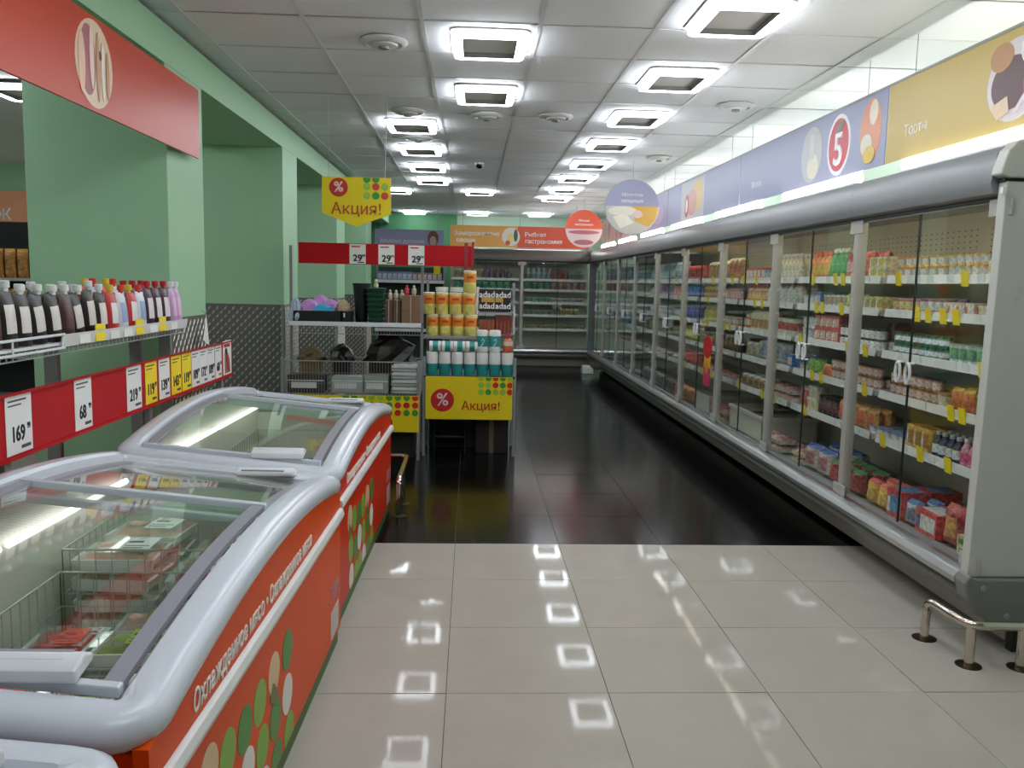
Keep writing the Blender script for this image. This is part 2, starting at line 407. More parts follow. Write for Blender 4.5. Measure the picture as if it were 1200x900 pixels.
# ================================================================ product kinds (origin at base centre; front faces -x)
_pm = {}
def pmesh(kind, w, d, h, cols, rough=.35):
    """w along y (facing width), d along x (depth)"""
    key = (kind, round(w, 3), round(d, 3), round(h, 3), tuple(cols), rough)
    if key in _pm: return _pm[key]
    ms = [(C if kind in ('crate', 'pouch') else PK)(*c, rough) for c in cols]; mb = MB(); r = w / 2; sm = True; bev = 0
    if len(ms) == 1: ms = ms * 3
    if len(ms) == 2: ms = [ms[0], ms[1], ms[0]]
    if kind == 'cup':
        mb.lathe([(r * .72, 0), (r * .78, h * .2), (r * .9, h * .8), (r * .93, h * .93), (r, h * .94), (r, h)], 12, ms=[0, 2, 0, 1, 1], sy=1, sx=d / w)
    elif kind == 'jar':
        mb.lathe([(r * .9, 0), (r, h * .05), (r, h * .25), (r, h * .65), (r * .85, h * .76), (r * .85, h * .78), (r * .9, h * .8), (r * .9, h)], 12, ms=[0, 0, 2, 0, 0, 1, 1])
    elif kind == 'bottle':
        mb.lathe([(r * .92, 0), (r, h * .04), (r, h * .15), (r * .97, h * .5), (r * .9, h * .62), (r * .45, h * .8), (r * .42, h * .85), (r * .5, h * .86), (r * .5, h)], 12, ms=[0, 0, 2, 0, 0, 0, 1, 1])
    elif kind == 'carton':
        mb.box(-d / 2, d / 2, -r, r, 0, h * .72, 0).box(-d / 2 - .0006, -d / 2 + .001, -r * .9, r * .9, h * .12, h * .5, 2)
        mb.add([(-d / 2, -r, h * .72), (d / 2, -r, h * .72), (d / 2, r, h * .72), (-d / 2, r, h * .72), (-.004, -r, h * .93), (.004, -r, h * .93), (.004, r, h * .93), (-.004, r, h * .93), (-.004, -r, h), (.004, -r, h), (.004, r, h), (-.004, r, h)],
               [(0, 1, 5, 4), (2, 3, 7, 6), (3, 0, 4, 7), (1, 2, 6, 5), (4, 5, 9, 8), (6, 7, 11, 10), (7, 4, 8, 11), (5, 6, 10, 9), (8, 9, 10, 11)], 1); sm = False
    elif kind == 'box':
        mb.box(-d / 2, d / 2, -r, r, 0, h, 0).box(-d / 2 - .001, -d / 2, -r * .88, r * .5, h * .2, h * .8, 1).box(-d / 2 - .001, -d / 2, r * .55, r * .9, h * .15, h * .7, 2)
        mb.box(-d * .35, d * .35, -r * .8, r * .8, h, h + .001, 1); sm = False; bev = 0
    elif kind == 'tub':
        a = rrect(d / 2, r, min(d, w) * .18, 4); n = len(a)
        rs = [[(x * k, y * k, z) for x, y in a] for k, z in ((.86, 0), (.9, h * .3), (.95, h * .75), (.97, h * .82), (1, h * .84), (1, h))]
        o = len(mb.v)
        for i, q in enumerate(rs): mb.v += q
        for i in range(5):
            for k in range(n): mb.f.append((i * n + k, i * n + (k + 1) % n, (i + 1) * n + (k + 1) % n, (i + 1) * n + k)); mb.m.append([0, 2, 0, 1, 1][i])
        mb.f.append(tuple(reversed(range(n)))); mb.m.append(0); mb.f.append(tuple(5 * n + k for k in range(n))); mb.m.append(1)
    elif kind in ('pouch', 'bag'):
        nu, nv = 7, 8; fat = d / 2
        def shp(u, v):
            e = (1 - (2 * u - 1) ** 4) * (1 - (2 * v - 1) ** 6) if kind == 'bag' else (1 - (2 * u - 1) ** 4) * (1 - v ** 3) ** .8
            return fat * max(0, e) + .001
        for sgn in (-1, 1):
            o = len(mb.v)
            for j in range(nv + 1):
                for i in range(nu + 1):
                    u, v = i / nu, j / nv
                    pinch = 1 - .1 * (4 * v * (1 - v)) * (1 if kind == 'bag' else .3)
                    wob = .12 * fat * math.sin(9 * u + 5 * v + 2 * sgn) if kind == 'bag' else .04 * fat * math.sin(6 * u)
                    mb.v.append((sgn * (shp(u, v)) + wob * (4 * u * (1 - u)), (u - .5) * w * pinch, v * h))
            for j in range(nv):
                for i in range(nu):
                    a = o + j * (nu + 1) + i
                    mid = 0.28 < (j + .5) / nv < .72 and .15 < (i + .5) / nu < .85
                    mb.f.append((a, a + 1, a + nu + 2, a + nu + 1)); mb.m.append(2 if (mid and sgn < 0) else (1 if j >= nv - 1 else 0))
        if kind == 'pouch': pass
    elif kind == 'tray':
        mb.prism([(-d / 2 * .85, 0), (d / 2 * .85, 0), (d / 2, h * .5), (-d / 2, h * .5)], 'y', -r, r, 0)
        nu = 6; o = len(mb.v)
        for j in range(nu + 1):
            for i in range(nu + 1):
                u, v = i / nu, j / nu
                e = (1 - (2 * u - 1) ** 4) * (1 - (2 * v - 1) ** 4)
                mb.v.append(((u - .5) * d * .96, (v - .5) * w * .96, h * .5 + h * .45 * e * (1 + .35 * math.sin(11 * u) * math.cos(9 * v))))
        for j in range(nu):
            for i in range(nu):
                a = o + j * (nu + 1) + i; mb.f.append((a, a + 1, a + nu + 2, a + nu + 1)); mb.m.append(2 if (i + j) % 3 else 1)
    elif kind == 'crate':
        t = .012; mb.box(-d / 2, d / 2, -r, r, 0, t, 0)
        for (a, b, c, e) in ((-d / 2, -d / 2 + t, -r, r), (d / 2 - t, d / 2, -r, r), (-d / 2, d / 2, -r, -r + t), (-d / 2, d / 2, r - t, r)): mb.box(a, b, c, e, 0, h, 0)
        mb.box(-d / 2 - .008, d / 2 + .008, -r - .008, -r + t, h - .025, h, 1).box(-d / 2 - .008, d / 2 + .008, r - t, r + .008, h - .025, h, 1).box(-d / 2 - .008, -d / 2 + t, -r, r, h - .025, h, 1).box(d / 2 - t, d / 2 + .008, -r, r, h - .025, h, 1); sm = False
    me = mb.mesh(kind, ms, bev, sm)
    _pm[key] = me
    return me
CAT = {'cup': 'yoghurt cup', 'jar': 'jar', 'bottle': 'bottle', 'carton': 'carton', 'box': 'food box', 'tub': 'food tub', 'pouch': 'pouch', 'bag': 'food bag', 'tray': 'food tray', 'crate': 'crate'}
NAME = {'cup': 'yoghurt_cup', 'jar': 'food_jar', 'bottle': 'drink_bottle', 'carton': 'milk_carton', 'box': 'food_box', 'tub': 'food_tub', 'pouch': 'sauce_pouch', 'bag': 'food_bag', 'tray': 'food_tray', 'crate': 'plastic_crate'}
def product(kind, me, label, group, loc, rz=0.0):
    o = link(NAME[kind], me, None, loc, (0, 0, rz)); tag(o, label, CAT[kind], group); return o

# ================================================================ wall coolers
BAYW, FY0, GX = 1.277, 3.36, 2.13
SHZ = [1.575, 1.393, 1.165, .94, .69]
BACKP = mat('cooler_back_panel', (222, 215, 200), .6, var=.03)
def header_poly(x): return [(x + .0, 1.884), (x - .05, 1.90), (x - .062, 1.94), (x - .045, 2.055), (x - .02, 2.085), (x + .06, 2.10), (x + .30, 2.10), (x + .30, 1.95), (x + .06, 1.90)]
shelf_m = MB().prism([(2.30, 0), (2.80, 0), (2.80, -.02), (2.33, -.02), (2.315, -.03), (2.30, -.03)], 'y', .03, BAYW - .03).mesh('shelf', mat('shelf_grey', (190, 188, 182), .45))
strip_m = MB().prism([(2.298, .012), (2.292, .012), (2.285, -.032), (2.291, -.032)], 'y', .04, BAYW - .04).mesh('price_strip', mat('price_strip', (220, 218, 214), .35))
ring_h = MB()
for s in (-1, 1):
    pass
def handle_mesh():
    mb = MB(); pts = []
    for k in range(18):
        a = 2 * math.pi * k / 18; pts.append((-.03, .022 * math.cos(a), .048 * math.sin(a)))
    mb.tube(pts, .008, 6, closed=True); mb.tube([(-.03, 0, .048), (0, 0, .048)], .006).tube([(-.03, 0, -.048), (0, 0, -.048)], .006)
    return mb.mesh('handle', mat('handle_white', (215, 216, 214), .3), smooth=True)
handle_m = handle_mesh()
pane_m = MB().box(0, .006, .006, BAYW / 2 - .032, .36, 1.872).mesh('glass_pane', GLASS)
edge_m = MB().box(-.001, .007, -.0018, .0018, .36, 1.872).mesh('door_seal', mat('seal_black', (30, 34, 34), .5))
rail_m = MB().box(-.004, .012, .0, BAYW / 2 - .03, -.007, .007).mesh('door_rail', GREY_MET)
tag_m = MB().box(-.003, 0, -.026, .026, -.03, .012).mesh('price_tag', PAPER)
tagy_m = MB().box(-.003, 0, -.028, .028, -.045, .03).mesh('price_tag', YPAPER)
post_m = MB().box(GX - .012, GX + .04, -.026, .026, .34, 1.885).box(GX - .016, GX - .010, -.075, .075, 1.81, 1.88).box(GX - .016, GX - .010, -.075, .075, .345, .405).mesh('mullion_post', mat('mullion', (176, 174, 166), .35, .1), .002, seg=1)
hdr_m = MB().prism(header_poly(GX), 'y', .001, BAYW - .001).mesh('canopy', GREY_MET, smooth=True)
hdrs_m = MB().box(GX - .015, GX + .05, 0, BAYW, 1.876, 1.886).mesh('canopy_seal', DARK)
base_m = MB().prism([(2.86, .03), (2.86, .30), (2.30, .30), (2.17, .335), (2.15, .335), (2.15, .24), (2.20, .17), (2.30, .15), (2.30, .03)], 'y', 0, BAYW).mesh('base_deck', mat('deck_grey', (170, 168, 160), .45), smooth=False)
bump_m = MB().prism([(2.15, .335), (2.10, .345), (2.07, .335), (2.055, .31), (2.06, .285), (2.085, .27), (2.15, .268)], 'y', 0, BAYW).mesh('bumper_rail', ALU, smooth=True)
kick_m = MB().prism([(2.15, .262), (2.10, .26), (2.088, .235), (2.10, .205), (2.16, .185), (2.2, .17)], 'y', 0, BAYW).prism([(2.36, 0), (2.40, 0), (2.40, .15), (2.36, .15)], 'y', 0, BAYW).mesh('kick_panel', mat('kick_grey', (110, 108, 102), .4, .3), smooth=True)
back_m = MB().box(2.84, 2.88, 0, BAYW, .3, 2.0).mesh('back_panel', BACKP)
roof_m = MB().box(2.20, 2.88, 0, BAYW, 1.95, 2.02).mesh('roof_panel', mat('cooler_roof', (185, 185, 182), .5))
def perf():
    mb = MB()
    for j in range(8):
        for i in range(20):
            y = .06 + i * .06; z = 1.63 + j * .032; mb.add([(2.8385, y - .007, z - .004), (2.8385, y + .007, z - .004), (2.8385, y + .007, z + .004), (2.8385, y - .007, z + .004)], [(0, 1, 2, 3)])
    return mb.mesh('perforation', mat('slot_dark', (120, 112, 100), .7))
perf_m = perf()
inlamp_m = MB().box(2.24, 2.275, .08, BAYW - .08, 1.902, 1.909).mesh('inner_lamp', lamp_mat('cooler_led', (255, 240, 212), 9.0))
def bay(loc, rotz, label, tags, lamp=False):
    t = thing('wall_cooler', label, 'cooler', loc, rotz, 'glass door wall coolers')
    X = -GX
    def L(n, m, dy=0, dx=0, dz=0, parent=None): return link(n, m, parent or t, ((X if parent is None else 0) + dx, dy, dz))
    L('back_panel', back_m); pf = link('perforation', perf_m, t, (X, 0, 0)); pf['kind'] = 'stuff'
    L('roof_panel', roof_m); L('base_deck', base_m); L('bumper_rail', bump_m); L('kick_panel', kick_m); L('canopy', hdr_m); L('canopy_seal', hdrs_m)
    L('mullion_post', post_m, .0)
    for z in SHZ:
        s = link('shelf', shelf_m, t, (X, 0, z)); link('price_strip', strip_m, s)
        n = tags
        for k in range(n):
            if random.random() < .8:
                yel = random.random() < .35
                link('price_tag', tagy_m if yel else tag_m, s, (2.283 if yel else 2.285, .1 + (BAYW - .2) * (k + random.uniform(.2, .8)) / n, 0), (0, R(-8), 0))
    if lamp: link('inner_lamp', inlamp_m, t, (X, 0, 0))
    for k in (0, 1):
        d = link('door', pane_m, t, (0, .028 if k == 0 else BAYW - .028, 0))
        if k == 1: d.scale = (1, -1, 1)
        link('door_rail', rail_m, d, (0, 0, .359)); link('door_rail', rail_m, d, (0, 0, 1.873)); link('handle', handle_m, d, (0, BAYW / 2 - .075, 1.11))
        link('door_seal', edge_m, d, (0, BAYW / 2 - .031, 0))
    return t
BN = ['first', 'second', 'third', 'fourth', 'fifth', 'sixth', 'seventh', 'eighth', 'ninth']
for b in range(9):
    bay((GX, FY0 + BAYW * b, 0), 0, 'grey glass door wall cooler, %s bay counted from the grey end panel' % BN[b], [9, 9, 8, 6, 5, 0, 0, 0, 0][b], b < 5)

# end panel of the cooler run
t = thing('cooler_end_panel', 'tall grey end panel closing the wall cooler run beside the chrome guard rail', 'end panel', (2.5, 3.32, 0))
EP = mat('end_panel_grey', (196, 197, 188), .4, var=.03)
ob('side_panel', MB().prism([(2.075, .33), (2.095, 1.94), (2.9, 1.94), (2.9, .33)], 'y', 3.30, 3.352), EP, t, bevel=.004, world=True)
ob('canopy_cap', MB().prism([(2.10, 1.953), (2.06, 1.965), (2.064, 1.99), (2.085, 2.06), (2.12, 2.095), (2.18, 2.105), (2.9, 2.105), (2.9, 1.953)], 'y', 3.285, 3.355), EP, t, bevel=.006, world=True)
ob('gap_seal', MB().box(2.09, 2.88, 3.305, 3.35, 1.938, 1.955), DARK, t, world=True)
ob('base_cap', MB().prism([(2.07, .345), (2.05, .31), (2.07, .24), (2.12, .17), (2.20, .13), (2.9, .13), (2.9, .328), (2.1, .328)], 'y', 3.27, 3.356), mat('base_cap_grey', (120, 122, 118), .4), t, bevel=.008, world=True)
for x in (2.3, 2.75): ob('foot', MB().box(x, x + .08, 3.31, 3.35, 0, .13), DARK, t, world=True)
for x, z in ((2.13, .29), (2.24, .17), (2.6, .29)):
    ob('bolt', MB().lathe([(.014, 0), (.013, .004), (.006, .006)], 12), STEEL, t, Vector((x, 3.27, z)) - Vector(t.location), (R(90), 0, 0), smooth=True)
ob('clip', MB().box(2.07, 2.085, 3.28, 3.30, 1.89, 1.915), PAPER, t, world=True)
ob('sticker', MB().box(2.17, 2.19, 3.2985, 3.30, 1.47, 1.49).box(2.18, 2.2, 3.2985, 3.30, 1.5, 1.53), mat('faded_sticker', (185, 188, 186), .5), t, world=True)

# tubes on top of the coolers
tube_body = MB().box(-.03, .03, -.6, .6, 0, .03).mesh('lamp_tray', WHITE)
tube_lamp = MB().prism([(-.022, .03), (.022, .03), (.03, .06), (.018, .085), (-.018, .085), (-.03, .06)], 'y', -.585, .585).mesh('lamp_tube', lamp_mat('cooler_tube', (255, 255, 250), TUBE))
tube_lamp_b = tube_lamp.copy(); tube_lamp_b.materials.clear(); tube_lamp_b.materials.append(lamp_mat('end_cooler_tube', (255, 255, 250), TUBE * .35))
for k in range(7):
    y = 3.86 + 1.72 * k
    t = thing('tube_light', 'glowing white tube light on the cooler canopy, %s from the end panel' % ORD[k], 'tube light', (2.27, y, 2.102), group='tube lights on the coolers')
    link('lamp_tray', tube_body, t); link('lamp_tube', tube_lamp, t)

# ---- back cooler
for k in range(2):
    t = bay((2.17 - BAYW * k, 15.05, 0), R(90), 'grey glass door cooler on the end wall, %s' % ['in the corner bay', 'bay behind the snack stand'][k], 0)
# corner filler
t = thing('cooler_corner_post', 'grey corner post joining the side and end wall coolers', 'corner post', (2.12, 14.96, 0))
ob('post', MB().box(2.08, 2.19, 14.87, 14.965, .15, 2.05), mat('corner_grey', (105, 108, 108), .4), t, bevel=.01, world=True)
ob('cap', MB().box(2.07, 2.2, 14.86, 14.98, 1.89, 2.1), GREY_MET, t, bevel=.02, world=True)
for k in range(1):
    t = thing('tube_light', 'glowing tube light on top of the end wall cooler', 'tube light', (1.35 - 1.4 * k, 15.2, 2.102), R(90), 'tube lights on the coolers')
    link('lamp_tray', tube_body, t); link('lamp_tube', tube_lamp_b, t)

# ================================================================ products in the coolers
LV = ['top shelf', 'second shelf', 'third shelf', 'fourth shelf', 'fifth shelf', 'bottom deck']
LZ = SHZ + [.312]
rp = random.Random(11)
def fill(b, lv, runs, y_from_far=False):
    """runs from the END-PANEL side (small y) to far: (kind, w, d, h, cols, n, stack, rows, desc)"""
    runs = [list(r) for r in runs]; q = 0
    def tot(): return sum(r[1] * r[5] + .005 * r[5] + .006 for r in runs)
    while q < 60:                                   # fill the shelf to the far post
        r = runs[q % len(runs)]; q += 1
        if r[5] < 12 and tot() + r[1] + .005 < BAYW - .11 and not (r[0] == 'crate'): r[5] += 1
    y = FY0 + BAYW * b + .06; z = LZ[lv]; xf = 2.315 if lv < 5 else 2.25
    for (kind, w, d, h, cols, n, stack, rows, desc) in runs:
        me = pmesh(kind, w, d, h, cols)
        if b < 3 and kind != 'crate' and d < .17: rows = max(rows, 2)
        for i in range(n):
            for r_ in range(rows):
                for s_ in range(stack):
                    if s_ and r_: continue
                    lab = '%s, %s along%s, %s, %s cooler bay' % (desc, ORD[i], ', upper' if s_ else (', behind' if r_ else ''), LV[lv], BN[b])
                    product(kind, me, lab, desc + ', ' + BN[b] + ' bay ' + LV[lv], (xf + d / 2 + r_ * (d + .006) + rp.uniform(0, .004), y + w / 2, z + s_ * h), R(rp.uniform(-3, 3)))
            y += w + .005
        y += .006
WH = (232, 230, 224); CR = (232, 220, 188)
# first bay
fill(0, 0, [('bottle', .05, .05, .115, (WH, (235, 200, 90), (240, 225, 150)), 5, 1, 2, 'small white yoghurt bottle with yellow cap'), ('cup', .06, .06, .055, ((240, 214, 150), (236, 180, 100), WH), 4, 2, 2, 'peach yellow dessert cup'),
            ('tub', .075, .07, .055, ((240, 215, 120), (222, 150, 70), WH), 5, 2, 1, 'yellow curd tub')])
fill(0, 1, [('tub', .09, .1, .05, (CR, (238, 228, 205)), 4, 1, 2, 'cream coloured curd tub'), ('box', .07, .1, .06, ((238, 200, 160), WH, (200, 90, 60)), 3, 1, 1, 'peach cardboard curd box'),
            ('cup', .065, .065, .075, ((150, 60, 110), (205, 140, 170), WH), 4, 1, 2, 'purple berry yoghurt cup'), ('cup', .065, .065, .07, ((196, 90, 100), (238, 200, 190), (240, 210, 120)), 4, 1, 2, 'pink red fruit yoghurt cup')])
fill(0, 2, [('cup', .07, .07, .09, ((80, 140, 200), (60, 110, 190), WH), 3, 1, 2, 'blue and white yoghurt cup'), ('cup', .07, .07, .09, (WH, (190, 210, 190), (120, 180, 120)), 5, 1, 2, 'white yoghurt cup with green print'),
            ('jar', .06, .06, .06, ((40, 110, 60), (30, 80, 50), WH), 8, 2, 1, 'dark green lidded dessert jar')])
fill(0, 3, [('box', .13, .08, .12, ((205, 196, 120), (190, 60, 90), (90, 40, 90)), 1, 1, 1, 'yellow box with red fruit picture'), ('bag', .10, .07, .11, ((150, 180, 60), (230, 190, 40), (110, 160, 50)), 2, 1, 1, 'green and yellow snack bag'),
            ('bag', .09, .06, .11, ((230, 120, 40), (240, 190, 60), (200, 90, 30)), 2, 1, 1, 'orange snack bag'), ('tub', .09, .08, .07, ((215, 200, 170), (190, 120, 90)), 1, 1, 1, 'beige dessert tub'), ('cup', .066, .066, .062, ((205, 130, 100), (70, 38, 28), (235, 200, 180)), 7, 2, 2, 'coral dessert cup with brown lid')])
fill(0, 4, [('jar', .055, .055, .10, ((35, 32, 34), (20, 20, 22), (200, 180, 60)), 4, 1, 1, 'black sauce jar'), ('bottle', .055, .055, .13, ((230, 150, 170), (230, 225, 225), (200, 60, 100)), 3, 1, 1, 'pink and white drinking yoghurt bottle'),
            ('bottle', .055, .055, .125, ((60, 45, 70), (225, 225, 225), WH), 4, 1, 1, 'dark bottle with white cap'), ('box', .07, .06, .12, ((228, 180, 60), (190, 120, 30), WH), 3, 1, 1, 'golden yellow snack box'), ('tub', .08, .07, .04, (WH, (150, 160, 190)), 5, 1, 1, 'flat white tub with blue lid')])
fill(0, 5, [('box', .26, .22, .045, ((232, 210, 160), (200, 150, 80), (120, 160, 70)), 1, 2, 1, 'flat pizza box with yellow lid'), ('bag', .15, .1, .2, ((150, 25, 30), (170, 40, 40), (225, 150, 70)), 1, 1, 1, 'dark red dumpling bag'),
            ('box', .2, .14, .12, ((200, 30, 35), WH, (30, 90, 140)), 1, 1, 1, 'red and white cardboard dumpling box'), ('bag', .12, .1, .13, ((190, 195, 205), (60, 110, 160), (140, 150, 165)), 1, 1, 1, 'silver grey frozen bag'), ('box', .15, .16, .15, ((196, 36, 40), (60, 130, 170), WH), 1, 1, 1, 'red box with blue top'), ('bag', .13, .1, .14, ((225, 170, 50), (200, 60, 30), (240, 200, 90)), 2, 1, 1, 'yellow and orange snack bag')])
# second bay
fill(1, 0, [('box', .09, .1, .06, ((236, 226, 190), (230, 200, 70), WH), 2, 2, 1, 'white box with yellow print'), ('bag', .11, .08, .16, ((195, 30, 40), (160, 20, 30), (230, 120, 110)), 2, 1, 2, 'bright red sausage bag'), ('jar', .08, .08, .15, ((190, 60, 70), (200, 40, 60), (230, 180, 180)), 1, 1, 1, 'red jar with pink label'),
            ('bottle', .075, .075, .19, ((40, 140, 70), (225, 225, 220), (60, 160, 90)), 3, 1, 2, 'green plastic bottle'), ('bottle', .075, .075, .18, ((225, 140, 50), (200, 70, 40), (235, 190, 70)), 4, 1, 2, 'orange juice bottle')])
fill(1, 1, [('box', .07, .09, .075, ((228, 205, 120), (200, 160, 70), WH), 3, 1, 1, 'pale yellow curd snack box'), ('bag', .08, .05, .09, ((235, 220, 70), WH, (240, 230, 120)), 2, 1, 1, 'lemon yellow curd bag'), ('cup', .066, .066, .08, (WH, (150, 110, 90), (200, 160, 130)), 5, 1, 2, 'white cup with brown lid'), ('box', .11, .08, .09, ((60, 110, 180), WH, (220, 225, 235)), 1, 1, 1, 'bright blue curd box'), ('tub', .09, .08, .07, (WH, (200, 200, 205)), 2, 1, 1, 'white curd tub')])
fill(1, 2, [('jar', .062, .062, .06, (WH, (45, 60, 50), (230, 215, 200)), 7, 2, 2, 'white dessert jar with dark lid'), ('box', .09, .08, .085, ((196, 40, 45), (240, 200, 160), WH), 4, 2, 1, 'red dessert multipack box'), ('tub', .1, .09, .075, (WH, (195, 200, 205)), 2, 2, 1, 'white sour cream tub')])
fill(1, 3, [('cup', .066, .066, .062, ((205, 130, 100), (70, 38, 28), (235, 200, 180)), 8, 2, 2, 'coral dessert cup with brown lid'), ('bag', .11, .06, .08, ((225, 120, 40), (240, 180, 70), (220, 90, 40)), 1, 1, 1, 'orange salad bag'), ('bag', .13, .09, .1, ((120, 180, 50), (60, 110, 40), (150, 200, 70)), 2, 1, 2, 'bright green salad bag'), ('tub', .1, .09, .05, (WH, (170, 180, 185)), 1, 1, 1, 'low white salad tub')])
fill(1, 4, [('bag', .12, .07, .13, ((225, 150, 50), (235, 180, 80), (200, 80, 40)), 3, 1, 1, 'orange cheese bag'), ('jar', .07, .07, .12, ((60, 25, 35), (30, 22, 24), (110, 50, 60)), 2, 1, 1, 'dark cherry jar'), ('tub', .16, .09, .08, ((226, 214, 170), (238, 234, 222)), 1, 2, 1, 'cheese tub with wide white lid'), ('bag', .15, .08, .14, ((205, 40, 45), (230, 225, 220), (220, 120, 110)), 1, 1, 1, 'red cheese bag')])
fill(1, 5, [('bag', .14, .12, .14, ((165, 25, 35), (60, 130, 50), (190, 60, 50)), 3, 1, 1, 'red frozen berry bag with green seam'), ('bag', .2, .15, .17, ((215, 200, 190), (40, 80, 160), (170, 110, 100)), 2, 1, 1, 'white meat bag with blue seam'), ('tray', .16, .14, .05, ((235, 225, 210), (220, 170, 150), (200, 110, 100)), 1, 2, 1, 'pale tray of sliced meat')])
# third bay
fill(2, 0, [('bottle', .07, .07, .18, ((236, 228, 200), (235, 235, 230), (240, 235, 215)), 5, 1, 2, 'cream milk bottle'), ('box', .1, .1, .07, ((60, 120, 180), (150, 190, 210), WH), 1, 1, 1, 'blue butter box'), ('box', .09, .1, .09, ((200, 40, 50), WH, (230, 150, 150)), 4, 1, 1, 'red and white butter box')])
fill(2, 1, [('bottle', .1, .1, .17, ((232, 222, 205), (190, 40, 45), (235, 230, 220)), 5, 1, 1, 'white milk bottle with red cap'), ('bottle', .075, .075, .15, ((230, 160, 80), (200, 60, 50), (240, 200, 140)), 6, 1, 2, 'orange kefir bottle with red cap')])
fill(2, 2, [('tub', .15, .12, .12, ((225, 215, 190), (235, 230, 215), (190, 60, 60)), 3, 1, 1, 'large white bucket of curd'), ('carton', .09, .09, .18, ((228, 212, 170), (225, 205, 160), (205, 150, 80)), 4, 1, 2, 'beige milk carton'), ('jar', .08, .08, .12, ((215, 110, 50), (225, 200, 170), (235, 210, 180)), 2, 1, 1, 'orange honey jar')])
fill(2, 3, [('box', .1, .09, .09, ((40, 100, 180), WH, (220, 60, 50)), 1, 1, 1, 'deep blue curd box'), ('bag', .16, .1, .16, ((215, 210, 200), WH, (160, 165, 170)), 4, 1, 1, 'white flour dough bag'), ('bag', .14, .08, .12, ((190, 180, 150), (220, 215, 200), (150, 130, 100)), 2, 1, 1, 'beige dough bag')])
fill(2, 4, [('tray', .18, .14, .05, ((230, 220, 205), (215, 160, 150), (200, 120, 110)), 3, 2, 1, 'pink meat tray'), ('bag', .14, .09, .1, ((200, 170, 120), WH, (170, 130, 80)), 3, 1, 1, 'tan cheese bag')])
fill(2, 5, [('tray', .17, .13, .06, ((228, 215, 200), (225, 175, 165), (205, 130, 125)), 2, 2, 1, 'pale pink poultry tray'), ('crate', .4, .44, .2, ((205, 200, 182), (218, 213, 198)), 2, 1, 1, 'white plastic crate')])
# fourth bay
fill(3, 0, [('bag', .13, .08, .19, ((175, 120, 80), (215, 180, 140), (190, 60, 50)), 3, 1, 1, 'brown bread bag'), ('bag', .12, .08, .17, ((200, 160, 110), (225, 200, 160), (150, 100, 60)), 5, 1, 1, 'tan bread bag')])
fill(3, 1, [('cup', .075, .075, .1, ((222, 140, 140), (225, 90, 90), (240, 200, 190)), 7, 1, 1, 'pink yoghurt cup'), ('bottle', .08, .08, .17, ((215, 180, 50), (230, 200, 60), (200, 120, 50)), 6, 1, 1, 'yellow oil bottle')])
fill(3, 2, [('tub', .09, .09, .08, ((215, 150, 100), (230, 190, 150), WH), 6, 1, 1, 'orange spread tub'), ('bottle', .07, .07, .17, ((195, 175, 40), (170, 140, 40), (210, 190, 70)), 5, 1, 1, 'yellow green oil bottle')])
fill(3, 3, [('bag', .13, .09, .15, ((90, 70, 50), (140, 120, 90), (170, 130, 80)), 5, 1, 1, 'dark brown bread bag'), ('jar', .08, .08, .12, ((140, 110, 60), (60, 50, 45), (180, 150, 100)), 4, 1, 1, 'amber pickle jar')])
fill(3, 4, [('tray', .17, .14, .06, ((215, 205, 190), (190, 120, 90), (170, 90, 70)), 5, 1, 1, 'brown sausage tray')])
fill(3, 5, [('tray', .18, .16, .06, ((200, 190, 175), (190, 110, 80), (165, 85, 60)), 2, 2, 1, 'dark sausage tray'), ('crate', .45, .44, .17, ((200, 195, 180), (215, 210, 195)), 1, 1, 1, 'low white plastic crate')])
# bays five to nine: smaller in view
FARSETS = [
    [[('bag', .12, (205, 50, 45), 'red snack bag'), ('bottle', .1, (150, 175, 195), 'pale blue water bottle')], [('bag', .12, (50, 70, 140), 'navy blue sausage bag'), ('box', .12, (205, 120, 120), 'pink ham box')], [('bag', .13, (70, 80, 140), 'indigo blue ham bag'), ('tub', .1, (200, 195, 190), 'pale ham tub')],
     [('bag', .14, (190, 175, 90), 'olive yellow cheese bag'), ('jar', .09, (120, 100, 60), 'brown olive jar')], [('bag', .14, (175, 70, 50), 'rust red sausage bag'), ('tray', .16, (190, 160, 130), 'tan sausage tray')], [('bag', .16, (205, 135, 70), 'orange chicken bag'), ('bag', .15, (110, 90, 80), 'grey brown chicken bag')]],
    [[('bottle', .1, (150, 180, 200), 'tall pale blue milk bottle')], [('bag', .12, (185, 150, 190), 'lilac sausage bag'), ('tub', .12, (150, 165, 160), 'grey green cheese tub')], [('tub', .12, (190, 195, 195), 'pale grey fish tub')], [('bag', .14, (120, 120, 90), 'khaki fish bag')], [('tray', .16, (150, 130, 110), 'dull brown fish tray')], [('bag', .16, (150, 145, 140), 'grey fish bag')]],
    [[('bottle', .09, (170, 190, 195), 'frosted pale milk bottle')], [('bag', .12, (200, 175, 140), 'sand coloured sausage bag')], [('tub', .12, (205, 205, 200), 'off white fish tub')], [('bag', .14, (90, 95, 80), 'dark khaki fish bag')], [('tray', .16, (130, 120, 105), 'umber fish tray')], [('tray', .18, (120, 125, 130), 'slate fish tray')]],
    [[('bottle', .09, (140, 185, 195), 'teal tinted water bottle')], [('bag', .12, (205, 165, 140), 'peach sausage bag')], [('tub', .12, (195, 200, 198), 'light grey fish tub')], [('box', .13, (100, 140, 170), 'steel blue fish box')], [('tray', .16, (150, 110, 90), 'brick brown fish tray')], [('tray', .18, (110, 115, 120), 'dark slate fish tray')]],
    [[('bottle', .09, (150, 180, 190), 'grey blue water bottle')], [('bag', .12, (190, 150, 130), 'dusty pink sausage bag')], [('tub', .12, (185, 190, 190), 'silver grey fish tub')], [('box', .13, (90, 130, 165), 'denim blue fish box')], [('tray', .16, (140, 115, 95), 'cocoa fish tray')], [('tray', .18, (105, 110, 118), 'charcoal fish tray')]],
]
